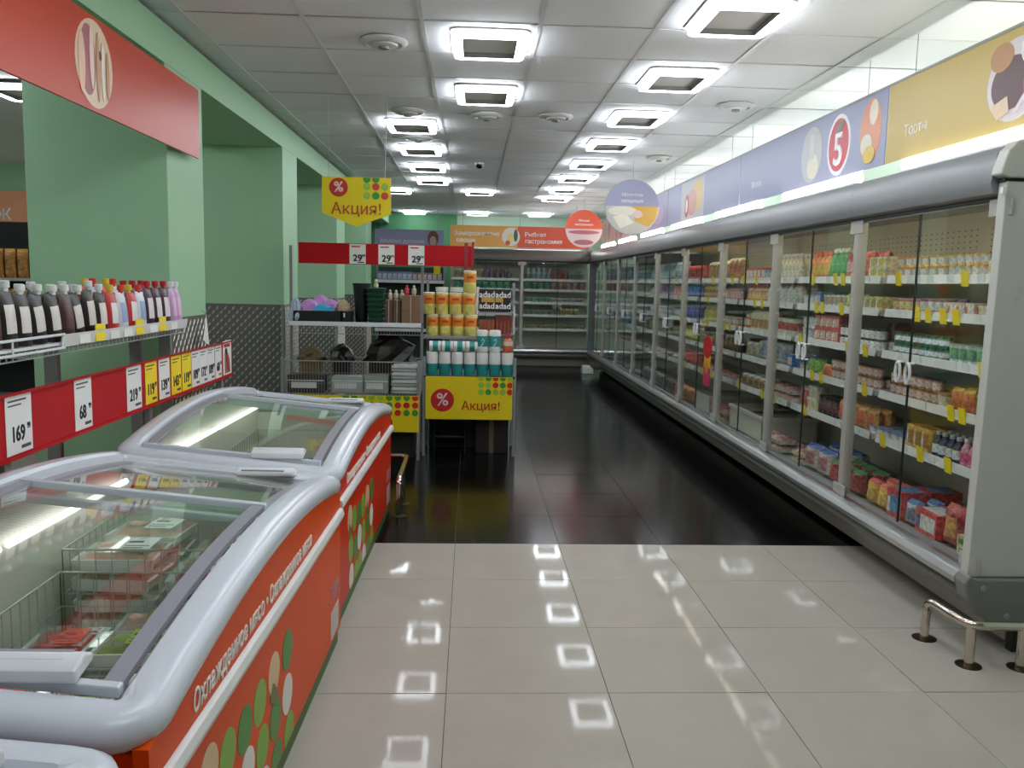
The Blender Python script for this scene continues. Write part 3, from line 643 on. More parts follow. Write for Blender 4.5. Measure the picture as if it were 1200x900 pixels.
HH = {'bag': .15, 'bottle': .2, 'box': .12, 'tub': .09, 'jar': .12, 'tray': .06}
def shade(c, k): return tuple(max(0, min(255, int(v * k))) for v in c)
for bi, st in enumerate(FARSETS):
    for lv, runs in enumerate(st):
        rs = []
        avail = BAYW - .14
        for (kind, w, c, desc) in runs:
            n = int(avail / len(runs) / (w + .006))
            h = min(HH[kind], .14 if lv in (1,) else .2)
            rs.append((kind, w, min(w, .12), h, (c, shade(c, 1.25), shade(c, .75) if rp.random() < .5 else shade(c, 1.4)), n, 1, 1, desc))
        fill(4 + bi, lv, rs)
# end wall cooler products
def fill_back(bx, lv, runs, which):
    x = bx - BAYW + .08; z = LZ[lv]
    for (kind, w, c, h, desc, n) in runs:
        me = pmesh(kind, w, min(w, .12), h, (c, shade(c, 1.3), shade(c, .8)))
        for i in range(n):
            product(kind, me, '%s, %s along, %s, end wall cooler %s' % (desc, ORD[i], LV[lv], which), desc + ' ' + which + LV[lv], (x + w / 2, 15.05 + (.185 if lv < 5 else .12) + .06, z), R(90))
            x += w + .006
for k, which in enumerate(('corner bay', 'bay behind the stand')):
    bx = 2.17 - BAYW * k
    fill_back(bx, 0, [('bottle', .09, (150, 185, 195), .2, 'pale blue bottle', 5), ('bottle', .09, (170, 70, 80), .19, 'dark red bottle', 3), ('bottle', .09, (165, 190, 195), .2, 'clear grey bottle', 3)] if k == 0 else [('bag', .12, (205, 190, 150), .16, 'cream bag', 4), ('bottle', .1, (120, 70, 110), .18, 'plum coloured bottle', 5)], which)
    fill_back(bx, 1, [('bag', .11, (60, 140, 100), .14, 'green bag', 4), ('bag', .12, (200, 140, 135), .14, 'salmon pink bag', 5)] if k == 0 else [('bag', .12, (60, 150, 110), .14, 'emerald green bag', 8)], which)
    fill_back(bx, 2, [('tub', .11, (110, 160, 140), .09, 'pale green tub', 4), ('tub', .11, (190, 190, 190), .08, 'light grey tub', 5)] if k == 0 else [('tub', .12, (70, 130, 105), .1, 'sea green tub', 8)], which)
    fill_back(bx, 3, [('tub', .1, (120, 120, 110), .09, 'dull grey tub', 6), ('jar', .08, (190, 180, 90), .12, 'yellow pickle jar', 4)] if k == 0 else [('jar', .1, (120, 100, 80), .12, 'brown pickle jar', 8)], which)
    fill_back(bx, 4, [('tub', .11, (170, 155, 80), .07, 'mustard yellow tub', 5), ('tub', .1, (150, 130, 100), .07, 'light brown tub', 5)] if k == 0 else [('jar', .1, (150, 120, 60), .1, 'ochre jar', 8)], which)

# hanging shelf stopper on the fourth bay door
t = thing('door_display', 'red and yellow round topped advert hanging on a cooler door', 'advert', (2.085, 7.33, 0), R(-90))
ell(t, 'red_disc', 0, .98, .13, .1, 0, C(200, 30, 35), .004)
rect(t, 'yellow_panel', -.1, .1, .80, .93, .001, C(225, 170, 50), .003)
rect(t, 'pink_panel', -.1, .1, .64, .80, .001, C(190, 60, 90), .003)
ell(t, 'picture', 0, .8, .05, .06, -.003, C(220, 130, 50))

# ---------------------------------------------------------------- long banner above the coolers
BANX = 2.25
def banner(y0, y1, z0, z1, m, label):
    t = thing('cooler_banner', label, 'banner', (BANX, (y0 + y1) / 2, 0), R(-90), 'banners above the coolers')
    rect(t, 'panel', -(y1 - y0) / 2, (y1 - y0) / 2, z0, z1, .006, m, .006)
    rect(t, 'top_rail', -(y1 - y0) / 2, (y1 - y0) / 2, z1, z1 + .012, .008, STEEL, .012)
    for s in (-.8, .8):
        ob('hanging_wire', MB().tube([(s * (y1 - y0) / 2, .003, z1 + .01), (s * (y1 - y0) / 2, .003, ZC - .005)], .002), STEEL, t)
    return t
BZ0, BZ1 = 2.19, 2.60
B_YEL = mat('banner_yellow', (204, 178, 98), .4, var=.05, scale=2); B_BLU = mat('banner_blue', (158, 160, 188), .4, var=.05, scale=2); B_PUR = mat('banner_lilac', (165, 155, 190), .4, var=.05, scale=2)
def lx(y, a, b): return (a + b) / 2 - y       # along-banner x for a given world y
t = banner(2.1, 4.64, BZ0, BZ1, B_YEL, 'yellow hanging banner with chocolate cake picture over the cooler end')
a, b = 2.1, 4.64
px = lx(3.55, a, b)
ell(t, 'picture', px, 2.39, .19, .17, 0, C(225, 215, 215))
ell(t, 'picture', px - .02, 2.38, .14, .11, -.001, C(95, 60, 62))
ell(t, 'picture', px - .1, 2.50, .08, .06, -.002, C(190, 140, 90))
ell(t, 'picture', px + .1, 2.50, .07, .07, -.002, C(240, 238, 238))
ell(t, 'picture', px + .11, 2.36, .05, .08, -.003, C(190, 50, 70))
poly(t, 'picture', [(px - .16, 2.30), (px - .04, 2.33), (px - .02, 2.26), (px - .1, 2.24)], -.003, C(235, 205, 170))
poly(t, 'picture', [(px, 2.25), (px + .03, 2.25), (px + .12, 2.34), (px + .09, 2.34)], -.003, C(235, 225, 235))
text('Торты', .075, t, (lx(4.34, a, b), -.001, 2.33), C(240, 236, 220), .001)
a, b = 4.655, 7.18
t = banner(a, b, BZ0, BZ1, B_BLU, 'lilac blue hanging banner with round red five logo')
p5 = lx(5.26, a, b)
ell(t, 'logo_disc', p5, 2.39, .165, .185, 0, C(238, 236, 238))
ell(t, 'logo_disc', p5, 2.39, .14, .16, -.001, C(205, 45, 60))
text('5', .27, t, (p5 + .005, -.0025, 2.355), C(245, 243, 243), .008)
poly(t, 'logo_leaf', [(p5 - .05, 2.47), (p5 + .01, 2.53), (p5 + .08, 2.53), (p5 + .02, 2.47)], -.003, C(70, 130, 90))
pj = lx(4.84, a, b)
ell(t, 'picture', pj, 2.40, .13, .18, 0, C(228, 150, 110))
ell(t, 'picture', pj + .03, 2.50, .05, .07, -.001, C(240, 225, 200))
ell(t, 'picture', pj - .04, 2.33, .07, .06, -.002, C(225, 220, 200))
ell(t, 'picture', pj, 2.27, .07, .05, -.003, C(230, 200, 70))
pk = lx(5.68, a, b)
ell(t, 'picture', pk, 2.39, .17, .18, 0, C(190, 190, 190)); ell(t, 'picture', pk + .03, 2.31, .09, .08, -.001, C(225, 220, 195)); rect(t, 'picture', pk - .03, pk + .05, 2.36, 2.52, -.002, C(205, 202, 195))
text('Молоко', .07, t, (lx(6.75, a, b), 0, 2.32), C(225, 225, 240), .001)
a, b = 7.20, 9.82
t = banner(a, b, BZ0, BZ1, B_BLU, 'lilac blue hanging banner with cheese and ham picture')
pk = lx(8.75, a, b)
rect(t, 'picture', pk - .45, pk + .45, 2.2, 2.59, 0, C(195, 190, 190)); ell(t, 'picture', pk + .2, 2.42, .2, .15, -.001, C(225, 190, 110)); ell(t, 'picture', pk, 2.36, .18, .13, -.002, C(215, 150, 130)); ell(t, 'picture', pk - .2, 2.34, .08, .12, -.003, C(200, 70, 60)); ell(t, 'picture', pk - .2, 2.34, .04, .07, -.004, C(235, 230, 225))
a, b = 9.84, 12.1
t = banner(a, b, BZ0, BZ1, B_PUR, 'plain lilac hanging banner over the middle coolers')
ell(t, 'picture', .6, 2.35, .35, .1, 0, C(195, 165, 195)); ell(t, 'picture', -.75, 2.36, .25, .14, -.001, C(120, 145, 185))
a, b = 12.12, 14.7
t = banner(a, b, BZ0, BZ1, mat('banner_meat', (190, 160, 150), .4, var=.1, scale=3), 'far hanging banner with pink sausage picture')
for k in range(6): ell(t, 'picture', -1.0 + .38 * k, 2.38 + .02 * (k % 2), .16, .17, -.001 * (k % 2), C(*[(190, 120, 110), (170, 95, 90), (205, 140, 130)][k % 3]))

# round hanging discs
def disc_sign(loc, label, top, words, pics):
    t = thing('hanging_disc', label, 'hanging sign', loc, 0, 'round hanging discs')
    r = .285
    ell(t, 'disc', 0, 0, r, r, .004, top, .006, 40)
    text(words[0], .045, t, (0, -.003, .125), PAPER, .0012); text(words[1], .045, t, (0, -.003, .065), PAPER, .0012)
    for (x, z, a, c, col) in pics: ell(t, 'picture', x, z, a, c, -.003, col, .001, clip=(-r * .93, r * .93, -r * .9, 1))
    ob('hanging_wire', MB().tube([(0, 0, r), (0, 0, ZC - .02 - loc[2])], .002), STEEL, t)
    return t
t = disc_sign((1.66, 8.9, 2.31), 'lilac round hanging disc with cheese picture over the coolers', B_BLU, ('Молочная', 'продукция'), [])
def chord(r, z, n=10, below=True):
    a0 = math.asin(z / r); return [(r * math.cos(a), r * math.sin(a)) for a in [math.pi - a0 + (math.pi + 2 * a0) * k / 16 for k in range(17)]]
poly(t, 'picture', chord(.28, .01), -.003, C(200, 195, 185)); poly(t, 'picture', [(.0, .01), (.275, .01), (.25, -.12), (.18, -.2), (.03, -.14)], -.004, C(215, 170, 80))
ell(t, 'picture', -.1, -.04, .15, .05, -.005, C(228, 222, 205)); poly(t, 'picture', [(-.2, -.1), (-.06, -.07), (.02, -.16), (-.12, -.22)], -.006, C(235, 228, 212)); ell(t, 'picture', .06, -.07, .05, .04, -.007, C(225, 195, 190))
t = disc_sign((1.70, 13.0, 2.34), 'orange red round hanging disc with sausage picture near the corner', mat('disc_orange', (222, 90, 60), .4), ('Мясная', 'гастрономия'), [])
poly(t, 'picture', chord(.28, .0), -.003, C(210, 190, 185)); ell(t, 'picture', 0, -.05, .24, .03, -.004, C(180, 95, 105)); ell(t, 'picture', .0, -.2, .15, .04, -.004, C(165, 90, 100))

# orange sign over the end wall
t = thing('aisle_sign', 'orange to red hanging aisle sign above the end wall cooler', 'aisle sign', (.8, 14.3, 2.265), 0)
ob('board', MB().box(-1.16, -.04, 0, .012, -.175, .175), mat('sign_amber', (222, 160, 70), .45), t)
ob('board', MB().box(-.04, 1.16, 0, .012, -.175, .175), mat('sign_coral', (215, 85, 55), .45), t)
text('Замороженные', .1, t, (-.72, -.001, .04), PAPER, .002); text('овощи', .1, t, (-.9, -.001, -.07), PAPER, .002)
text('Рыбная', .1, t, (.26, -.001, .04), PAPER, .002); text('гастрономия', .1, t, (.4, -.001, -.07), PAPER, .002)
ell(t, 'picture', -.15, 0, .15, .15, -.001, C(225, 215, 210)); ell(t, 'picture', -.16, -.02, .05, .09, -.002, C(220, 205, 120)); ell(t, 'picture', -.07, .02, .035, .1, -.002, C(60, 90, 60)); ell(t, 'picture', -.2, -.1, .04, .04, -.003, C(200, 80, 60))
for x in (-.95, 0.0, .95): ob('hanging_wire', MB().tube([(x, .006, .17), (x, .006, ZC - .01 - 2.265)], .003), STEEL, t)

# lilac sign and shelf at far left end
t = thing('aisle_sign', 'lilac aisle sign with a portrait picture before the dark green end wall', 'aisle sign', (-1.13, 15.6, 2.27), 0)
for x in (-.5, .5): ob('hanging_wire', MB().tube([(x, .0, .14), (x, .0, ZC - 2.28)], .003), STEEL, t)
rect(t, 'board', -.62, .62, -.15, .15, 0, mat('sign_lilac', (168, 168, 205), .45), .01)
text('Молоко детское', .1, t, (-.12, -.011, -.06), PAPER, .002)
ell(t, 'picture', .43, -.0, .1, .14, -.01, C(120, 60, 65)); ell(t, 'picture', .43, -.05, .06, .09, -.011, C(215, 180, 165))
t = thing('end_wall_shelving', 'dark shelving unit with white edged shelf under the lilac sign', 'shelving', (-1.12, 15.7, 0))
ob('back_board', MB().box(-1.75, -.48, 15.95, 15.98, .1, 1.75), mat('dark_green_board', (45, 70, 55), .6), t, world=True)
for z in (1.48, 1.05, .6):
    s = ob('shelf', MB().box(-1.74, -.49, 15.55, 15.95, z, z + .02), DARK, t, world=True)
    o = ob('shelf_edge', MB().box(-1.74, -.49, 15.535, 15.55, z - .02, z + .035), WHITE, t, world=True)
for x in (-1.74, -.5): ob('upright', MB().box(x - .02, x + .02, 15.9, 15.95, 0, 1.8), STEEL, t, world=True)
me = [pmesh('box', .085, .1, .16, ((110, 125, 185), (215, 215, 228), (190, 195, 215))), pmesh('box', .085, .1, .15, ((190, 130, 140), (228, 215, 215), (150, 155, 200)))]
for k in range(13):
    w = 0 if k < 7 else 1
    product('box', me[w], ['blue and white tea box, %s along the white edged far shelf', 'pink and white tea box, %s along the white edged far shelf'][w] % ORD[k - 7 * w], ['blue tea boxes', 'pink tea boxes'][w], (-1.66 + .09 * k, 15.62, 1.50), R(90))
t = thing('price_flag', 'small yellow price flag above the far shelf', 'price flag', (-.62, 15.5, 1.72)); rect(t, 'card', -.06, .06, -.09, .06, 0, YPAPER, .003); ob('arm', MB().tube([(0, 0, -.09), (0, .04, -.22)], .004), STEEL, t)

# ================================================================ chest freezers
OR = mat('freezer_orange', (228, 80, 10), .4, var=.05, scale=2, spec=.18); ORR = mat('freezer_red_orange', (212, 48, 18), .4, var=.05, scale=2, spec=.18)
LINER = mat('freezer_liner', (214, 208, 196), .4); FRAME = mat('freezer_frame', (205, 210, 218), .22, var=.02)
SEAL = mat('lid_edge_grey', (150, 148, 158), .3)
FL, HW = 1.97, .46
def zp(y): t = min(1, abs(y) / (FL / 2)); return .742 - .097 * t ** 2
def zs(x): return .085 * (HW - x) / (2 * HW)     # the rim rises towards the wall
NS = 28
YS = [-FL / 2 + FL * k / NS for k in range(NS + 1)]
def arch_strip(x0, x1, za, zb, ya, yb, n=20):
    mb = MB(); rings = []
    for k in range(n + 1):
        y = ya + (yb - ya) * k / n
        rings.append([(x0, y, zp(y) + za + zs(x0)), (x1, y, zp(y) + za + zs(x1)), (x1, y, zp(y) + zb + zs(x1)), (x0, y, zp(y) + zb + zs(x0))])
    return mb.sweep(rings)
def frame_mesh():
    # closed sweep round the rim
    path = []; r = .09; hx, hy = HW, FL / 2
    def arc(cx, cy, a0):
        for k in range(7): a = R(a0 + 90 * k / 6); path.append((cx + r * math.cos(a), cy + r * math.sin(a), math.cos(a), math.sin(a)))
    arc(hx - r, hy - r, 0); arc(-hx + r, hy - r, 90)
    for y in YS[::-1][2:-2]: path.append((-hx, y, -1, 0))
    arc(-hx + r, -hy + r, 180); arc(hx - r, -hy + r, 270)
    for y in YS[2:-2]: path.append((hx, y, 1, 0))
    sec = [(.002, -.012), (.012, -.002), (.016, .02), (.009, .04), (-.012, .054), (-.045, .06), (-.07, .057), (-.08, .046), (-.083, .0), (-.083, -.05)]
    rings = []
    for x, y, nx, ny in path:
        zz = zp(y) + zs(x); rings.append([(x + nx * o, y + ny * o, zz + h) for o, h in sec])
    return MB().sweep(rings, closed=True).mesh('top_frame', FRAME, smooth=True)
def build_freezer(orange, label, loc):
    t = thing('chest_freezer', label, 'chest freezer', loc, 0, 'chest freezers along the aisle')
    prof0 = [(y, zp(y)) for y in YS]
    for s, nm in ((1, 'side_panel'), (-1, 'side_panel')):
        prof = [(y, z + zs(s * HW)) for y, z in prof0]
        ob(nm, MB().prism([(-FL / 2 + .01, .07)] + [(max(-FL / 2 + .01, min(FL / 2 - .01, y)), z) for y, z in prof] + [(FL / 2 - .01, .07)], 'x', s * (HW - .03), s * HW), orange, t)
        ob('liner_wall', MB().prism([(-FL / 2 + .06, .2)] + [(max(-FL / 2 + .06, min(FL / 2 - .06, y)), z + .02) for y, z in prof] + [(FL / 2 - .06, .2)], 'x', s * (HW - .086), s * (HW - .04)), LINER, t)
        ob('end_panel', MB().box(-HW + .03, HW - .03, s * (FL / 2 - .03) - .01, s * (FL / 2 - .03) + .015, .07, .63), orange, t)
        ob('liner_end', MB().box(-HW + .05, HW - .05, s * (FL / 2 - .075) - .02, s * (FL / 2 - .075) + .02, .2, .65), LINER, t)
    ob('liner_floor', MB().box(-HW + .05, HW - .05, -FL / 2 + .05, FL / 2 - .05, .2, .23), LINER, t)
    ob('plinth', MB().box(-HW + .01, HW - .01, -FL / 2 + .02, FL / 2 - .02, 0, .07), mat('plinth_green', (70, 110, 50), .5), t)
    link('top_frame', frame_mesh(), t)
    ob('bumper_strip', MB().prism([(HW, .525), (HW + .016, .53), (HW + .022, .55), (HW + .016, .57), (HW, .575)], 'y', -FL / 2 + .03, FL / 2 - .03), mat('strip_white', (222, 222, 218), .35), t, bevel=.003)
    # lids
    for s in (-1, 1):
        lo = -.02 if s > 0 else .0
        ya, yb = (-FL / 2 + .1, .16) if s < 0 else (.06, FL / 2 - .1)
        lid = ob('lid', arch_strip(-HW + .095, HW - .095, .038 + lo, .043 + lo, ya, yb), LIDGLASS, t, smooth=True)
        ob('edge_strip', arch_strip(HW - .125, HW - .088, .032 + lo, .048 + lo, ya, yb), SEAL, lid, smooth=True)
        ob('edge_strip', arch_strip(-HW + .088, -HW + .125, .032 + lo, .048 + lo, ya, yb), SEAL, lid, smooth=True)
        for yy in (ya, yb):
            xa, xb = -HW + .085, HW - .085; z0 = zp(yy) + .03 + lo; z1 = z0 + .024
            ob('cross_bar', MB().add([(xa, yy - .013, z0 + zs(xa)), (xb, yy - .013, z0 + zs(xb)), (xb, yy + .013, z0 + zs(xb)), (xa, yy + .013, z0 + zs(xa)), (xa, yy - .013, z1 + zs(xa)), (xb, yy - .013, z1 + zs(xb)), (xb, yy + .013, z1 + zs(xb)), (xa, yy + .013, z1 + zs(xa))], [(0, 3, 2, 1), (4, 5, 6, 7), (0, 1, 5, 4), (1, 2, 6, 5), (2, 3, 7, 6), (3, 0, 4, 7)]), FRAME, lid, bevel=.004)
        yh = ya if s < 0 else yb
        zh = zp(yh) + .05 + lo + zs(.2); d = -s
        h = ob('handle', MB().prism([(yh - d * .02, zh - .004), (yh + d * .055, zh + .012), (yh + d * .055, zh + .028), (yh + d * .02, zh + .04), (yh - d * .02, zh + .022)], 'x', .08, .30), WHITE, lid, bevel=.006)
        ob('handle_recess', MB().box(.10, .265, min(yh + d * .006, yh + d * .05), max(yh + d * .006, yh + d * .05), zh + .026, zh + .034), SEAL, h)
    # printed decoration on the aisle side
    x = HW + .0015; rot = (R(90), 0, R(90))
    text('Охлажденное мясо • Охлажденное мясо', .068, t, (x, -.17, .612), C(238, 232, 222), .0014, .12, .86, rot)
    LG, DG, WT = C(130, 175, 60), C(70, 140, 55), C(230, 228, 222)
    dots = [(.06, .37, DG), (-.1, .37, 'pk'), (.055, .23, WT), (-.25, .36, LG), (-.39, .36, DG), (-.53, .375, LG), (-.09, .23, DG), (-.23, .22, LG), (.07, .10, LG), (-.37, .235, WT), (-.66, .41, 'pk'), (-.08, .095, DG), (-.5, .225, DG), (-.64, .26, LG), (-.22, .09, WT), (-.36, .1, LG), (-.62, .12, WT), (-.48, .09, LG)]
    for dy, dz, c in dots:
        if c == 'pk':
            e = ob('picture_dot', MB().prism([(dy + .062 * math.cos(2 * math.pi * k / 24), dz + .062 * math.sin(2 * math.pi * k / 24)) for k in range(24)], 'x', HW, HW + .0015), C(222, 190, 150), t)
            ob('herb_print', MB().prism([(dy - .05, dz - .06), (dy - .02, dz - .02), (dy + .0, dz - .03), (dy + .05, dz - .08), (dy, dz - .1)], 'x', HW, HW + .002), C(110, 110, 50), e)
            continue
        z0 = max(.075, dz - .085)
        ob('printed_dot', MB().prism([(dy + .062 * math.cos(2 * math.pi * k / 24), max(.075, dz + .062 * math.sin(2 * math.pi * k / 24))) for k in range(24)], 'x', HW, HW + .0015), c, t)
    v = ob('vent_sticker', MB().box(HW, HW + .002, .76, .92, .09, .2), C(200, 196, 188), t)
    ob('sticker_print', MB().box(HW, HW + .0025, .74, .94, .24, .25).box(HW, HW + .0025, .78, .94, .265, .275).box(HW, HW + .0025, .76, .9, .29, .3), C(150, 110, 120), t)
    # inner lamp
    lt = ob('inner_lamp', MB().tube([(-.35, -FL / 2 + .14, .70), (-.35, -.02, .70)], .011, 8).tube([(-.35, .03, .70), (-.35, FL / 2 - .14, .70)], .011, 8), lamp_mat('freezer_led', (255, 255, 252), LED), t)
    return t
FC = [.42, 2.46, 4.49]
FXC = [-1.056, -1.006, -.985]
for k, (m_, lab) in enumerate(((OR, 'orange chest freezer in the corner of the view, only its end showing'), (OR, 'orange chest freezer full of meat trays under glass lids, second of the row'), (ORR, 'red orange chest freezer beside the black floor and chrome guard'))):
    build_freezer(m_, lab, (FXC[k], FC[k], 0)).rotation_euler.z = R([-1.4, -1.4, -1.2][k])

# wire baskets and packs inside
def basket(x0, x1, y0, y1, z0, z1, label, step=.05):
    t = thing('wire_basket', label, 'basket', ((x0 + x1) / 2, (y0 + y1) / 2, z0), 0, 'wire baskets in the freezers')
    mb = MB(); r = .0022
    for (a, b, c, d) in ((x0, y0, x1, y0), (x0, y1, x1, y1), (x0, y0, x0, y1), (x1, y0, x1, y1)):
        for z in (z0, z0 + (z1 - z0) * .5): mb.tube([(a, b, z), (c, d, z)], r, 4)
        L = math.hypot(c - a, d - b); n = int(L / step)
        for k in range(n + 1): mb.tube([(a + (c - a) * k / n, b + (d - b) * k / n, z0), (a + (c - a) * k / n, b + (d - b) * k / n, z1)], r, 4)
    n = int((y1 - y0) / .08)
    for k in range(n + 1): mb.tube([(x0, y0 + (y1 - y0) * k / n, z0), (x1, y0 + (y1 - y0) * k / n, z0)], r, 4)
    ob('wire_mesh', mb, WIRE, t, world=True)
    ob('rim_wire', MB().tube([(x0, y0, z1), (x1, y0, z1), (x1, y1, z1), (x0, y1, z1)], .004, 6, closed=True), WIRE, t, world=True)
XI0, XI1 = -1.335, -.69
basket(XI0 + .01, XI1, FC[1] - .42, FC[1] + .28, .30, .53, 'wire basket in the second freezer holding vegetable trays')
basket(XI0 + .01, XI1, FC[1] + .30, FC[1] + .85, .30, .60, 'wire basket in the second freezer holding stacked meat trays')
basket(XI0 + .01, XI1, FC[1] - .84, FC[1] - .44, .24, .50, 'nearly empty wire basket in the second freezer')
basket(XI0 + .01, XI1, FC[2] - .84, FC[2] - .02, .24, .55, 'wire basket in the red orange freezer by the lid joint')
basket(XI0 + .01, XI1, FC[2] + .0, FC[2] + .84, .24, .55, 'wire basket in the red orange freezer by the guard')
basket(XI0 + .01, XI1, FC[0] + .02, FC[0] + .84, .24, .52, 'wire basket in the corner freezer')
MEAT = [mat('meat_pink', (200, 110, 100), .35, var=.35, scale=40, bump=.4), mat('meat_red', (165, 60, 55), .35, var=.3, scale=40, bump=.4), mat('veg_mix', (140, 150, 70), .45, var=.45, scale=35, bump=.4), mat('meat_pale', (215, 165, 145), .35, var=.25, scale=40, bump=.4)]
FILM = glass('film', (245, 248, 247), 1.0, .03)
rm = random.Random(21)
def meat_tray(loc, w, l, h, mi, sticker, label, rz=0.0, group=None):
    t = thing('meat_tray', label, 'meat tray', loc, rz, group)
    ob('tray', MB().prism([(-w / 2 * .86, 0), (w / 2 * .86, 0), (w / 2, h * .6), (w / 2 - .012, h * .6), (w / 2 * .8, .006), (-w / 2 * .8, .006), (-w / 2 + .012, h * .6), (-w / 2, h * .6)], 'y', -l / 2, l / 2).box(-w / 2 * .95, w / 2 * .95, -l / 2, -l / 2 + .008, .004, h * .6).box(-w / 2 * .95, w / 2 * .95, l / 2 - .008, l / 2, .004, h * .6), mat('tray_clear', (225, 225, 220), .3), t)
    mb = MB(); n = 8
    for j in range(n + 1):
        for i in range(n + 1):
            u, v = i / n, j / n; e = (1 - (2 * u - 1) ** 6) * (1 - (2 * v - 1) ** 6)
            mb.v.append(((u - .5) * w * .86, (v - .5) * l * .92, .006 + h * (.3 + .5 * e) + e * .018 * math.sin(7 * u + mi) * math.cos(8 * v) + e * rm.uniform(-.006, .006)))
    for j in range(n):
        for i in range(n): a = j * (n + 1) + i; mb.f.append((a, a + 1, a + n + 2, a + n + 1)); mb.m.append(0)
    ob('meat' if mi != 2 else 'vegetables', mb, MEAT[mi], t, smooth=True)
    ob('film', MB().box(-w / 2 * .97, w / 2 * .97, -l / 2 * .98, l / 2 * .98, h * 1.0, h * 1.0 + .002), FILM, t)
    s = ob('sticker', MB().box(w * .02, w * .4, -l * .38, l * .3, h * 1.0 + .002, h * 1.0 + .003), sticker, t)
    ob('sticker_print', MB().box(w * .06, w * .3, -l * .3, -l * .26, h + .003, h + .0036).box(w * .06, w * .36, -l * .18, -l * .15, h + .003, h + .0036).box(w * .06, w * .24, 0, l * .1, h + .003, h + .0036), C(70, 60, 60), s)
    return t
ST = [PAPER, C(205, 60, 40), C(150, 190, 60), PAPER]
cfg = []
for k in range(4):      # first basket rows (y) of freezer 2: vegetables
    for q in range(3):
        cfg.append((XI0 + .12 + q * .205, FC[1] - .32 + k * .165, .305 + .055, .19, .155, .06, [2, 3, 1][(k + q) % 3], ST[(k + 2 * q) % 3]))
wd = ['nearest the wall', 'in the middle', 'nearest the aisle']
for k, (x, y, z, w, l, h, mi, st) in enumerate(cfg):
    meat_tray((x, y, z - .055), w, l, h, mi, st, 'vegetable and meat pack in the second freezer basket, %s row, %s' % (ORD[k // 3], wd[k % 3]), R(rm.uniform(-4, 4)), 'packs in the vegetable basket')
    if k % 5 != 4: meat_tray((x + .01, y, z + .01), w, l, h, mi, ST[(k + 1) % 3], 'upper vegetable pack, second freezer basket, %s row, %s' % (ORD[k // 3], wd[k % 3]), R(rm.uniform(-5, 5)), 'upper packs in the vegetable basket')
for q in range(2):
    for k in range(2):
        for s_ in range(4 if q == 0 else 3):
            meat_tray((-1.18 + q * .30, FC[1] + .43 + k * .26, .305 + s_ * .07), .27, .2, .066, 3 if q == 0 else 1, PAPER, '%s meat tray, %s layer of the %s stack in the middle basket' % ('pale pink' if q == 0 else 'dark red', ['lowest', 'second', 'third', 'fourth'][s_], ['near', 'far'][k]), R(rm.uniform(-6, 6)), 'stacked meat trays')
for k in range(3): meat_tray((-1.2 + .205 * k, FC[1] - .64, .245), .2, .17, .06, [1, 3, 1][k], PAPER, 'flat meat tray lying in the nearly empty basket, %s from the wall' % ORD[k], 0, 'flat trays in the far basket')
for k in range(8): meat_tray((-1.22 + .2 * (k % 3), FC[2] - .7 + .25 * (k // 3), .245), .19, .19, .065, [3, 2, 1][(k + k // 3) % 3], [YPAPER, PAPER, ST[2]][k % 3], 'pack in the red orange freezer, %s row, %s' % (ORD[k // 3], wd[k % 3]), R(rm.uniform(-6, 6)), 'packs in the red orange freezer')
for k in range(6): meat_tray((-1.22 + .2 * (k % 3), FC[2] + .25 + .3 * (k // 3), .245), .19, .19, .065, [1, 3, 2][k % 3], [PAPER, YPAPER][k % 2], 'pack by the guard end of the red orange freezer, %s row, %s' % (ORD[k // 3], wd[k % 3]), R(rm.uniform(-6, 6)), 'packs by the guard end')
for k in range(6): meat_tray((-1.22 + .2 * (k % 3), FC[0] + .3 + .3 * (k // 3), .245), .19, .22, .07, [1, 3, 1][k % 3], PAPER, 'meat tray in the corner freezer, %s row, %s' % (ORD[k // 3], wd[k % 3]), R(rm.uniform(-6, 6)), 'trays in the corner freezer')

# ---------------------------------------------------------------- red price rail behind the freezers
t = thing('price_rail', 'long red price rail with white and yellow tags behind the chest freezers', 'price rail', (-1.555, 3.5, 0), R(90))
def ry(y): return y - 3.5
rect(t, 'rail_board', ry(1.0), ry(5.60), .87, 1.085, .004, RED, .004)
ob('rail_lip', MB().box(ry(1.0), ry(5.6), -.012, .004, .862, .872), RED, t); ob('rail_lip', MB().box(ry(1.0), ry(5.6), -.012, .004, 1.083, 1.09), RED, t)
TG = [(2.97, .17, '169', 0), (3.46, .15, '68', 0), (3.98, .17, '219', 0), (4.19, .15, '119', 1), (4.37, .15, '139', 0), (4.545, .15, '143', 1), (4.71, .15, '119', 1), (4.865, .138, '109', 0), (5.008, .138, '172', 0), (5.151, .138, '189', 0), (5.30, .13, '68', 0), (2.3, .15, '149', 0), (1.8, .15, '99', 0)]
for y, w, num, yl in TG:
    g = rect(t, 'price_tag', ry(y) - w / 2, ry(y) + w / 2, .878, 1.082, -.001, YPAPER if yl else PAPER, .0015)
    text(num, .075, g, (ry(y) - .01, -.003, .945), INK, .002, 0, .8, name='price_lettering'); text('99', .03, g, (ry(y) + w * .36, -.003, .965), INK, .0008, 0, .7, name='price_lettering')
    for (x0, x1, z0, z1) in ((-.4, .3, 1.06, 1.066), (-.4, .1, 1.045, 1.05), (.05, .42, .892, .904)):
        ob('small_print', MB().box(ry(y) + w * x0, ry(y) + w * x1, -.0032, -.0025, z0, z1), C(70, 66, 66), g)
pg = rect(t, 'picture_card', ry(5.40), ry(5.58), .88, 1.095, -.001, PAPER, .002)
poly(pg, 'card_picture', [(ry(5.43), .89), (ry(5.55), .89), (ry(5.54), .97), (ry(5.49), 1.03), (ry(5.43), 1.02)], -.003, C(150, 110, 90)); rect(pg, 'card_picture', ry(5.42), ry(5.55), 1.055, 1.075, -.003, REDINK)
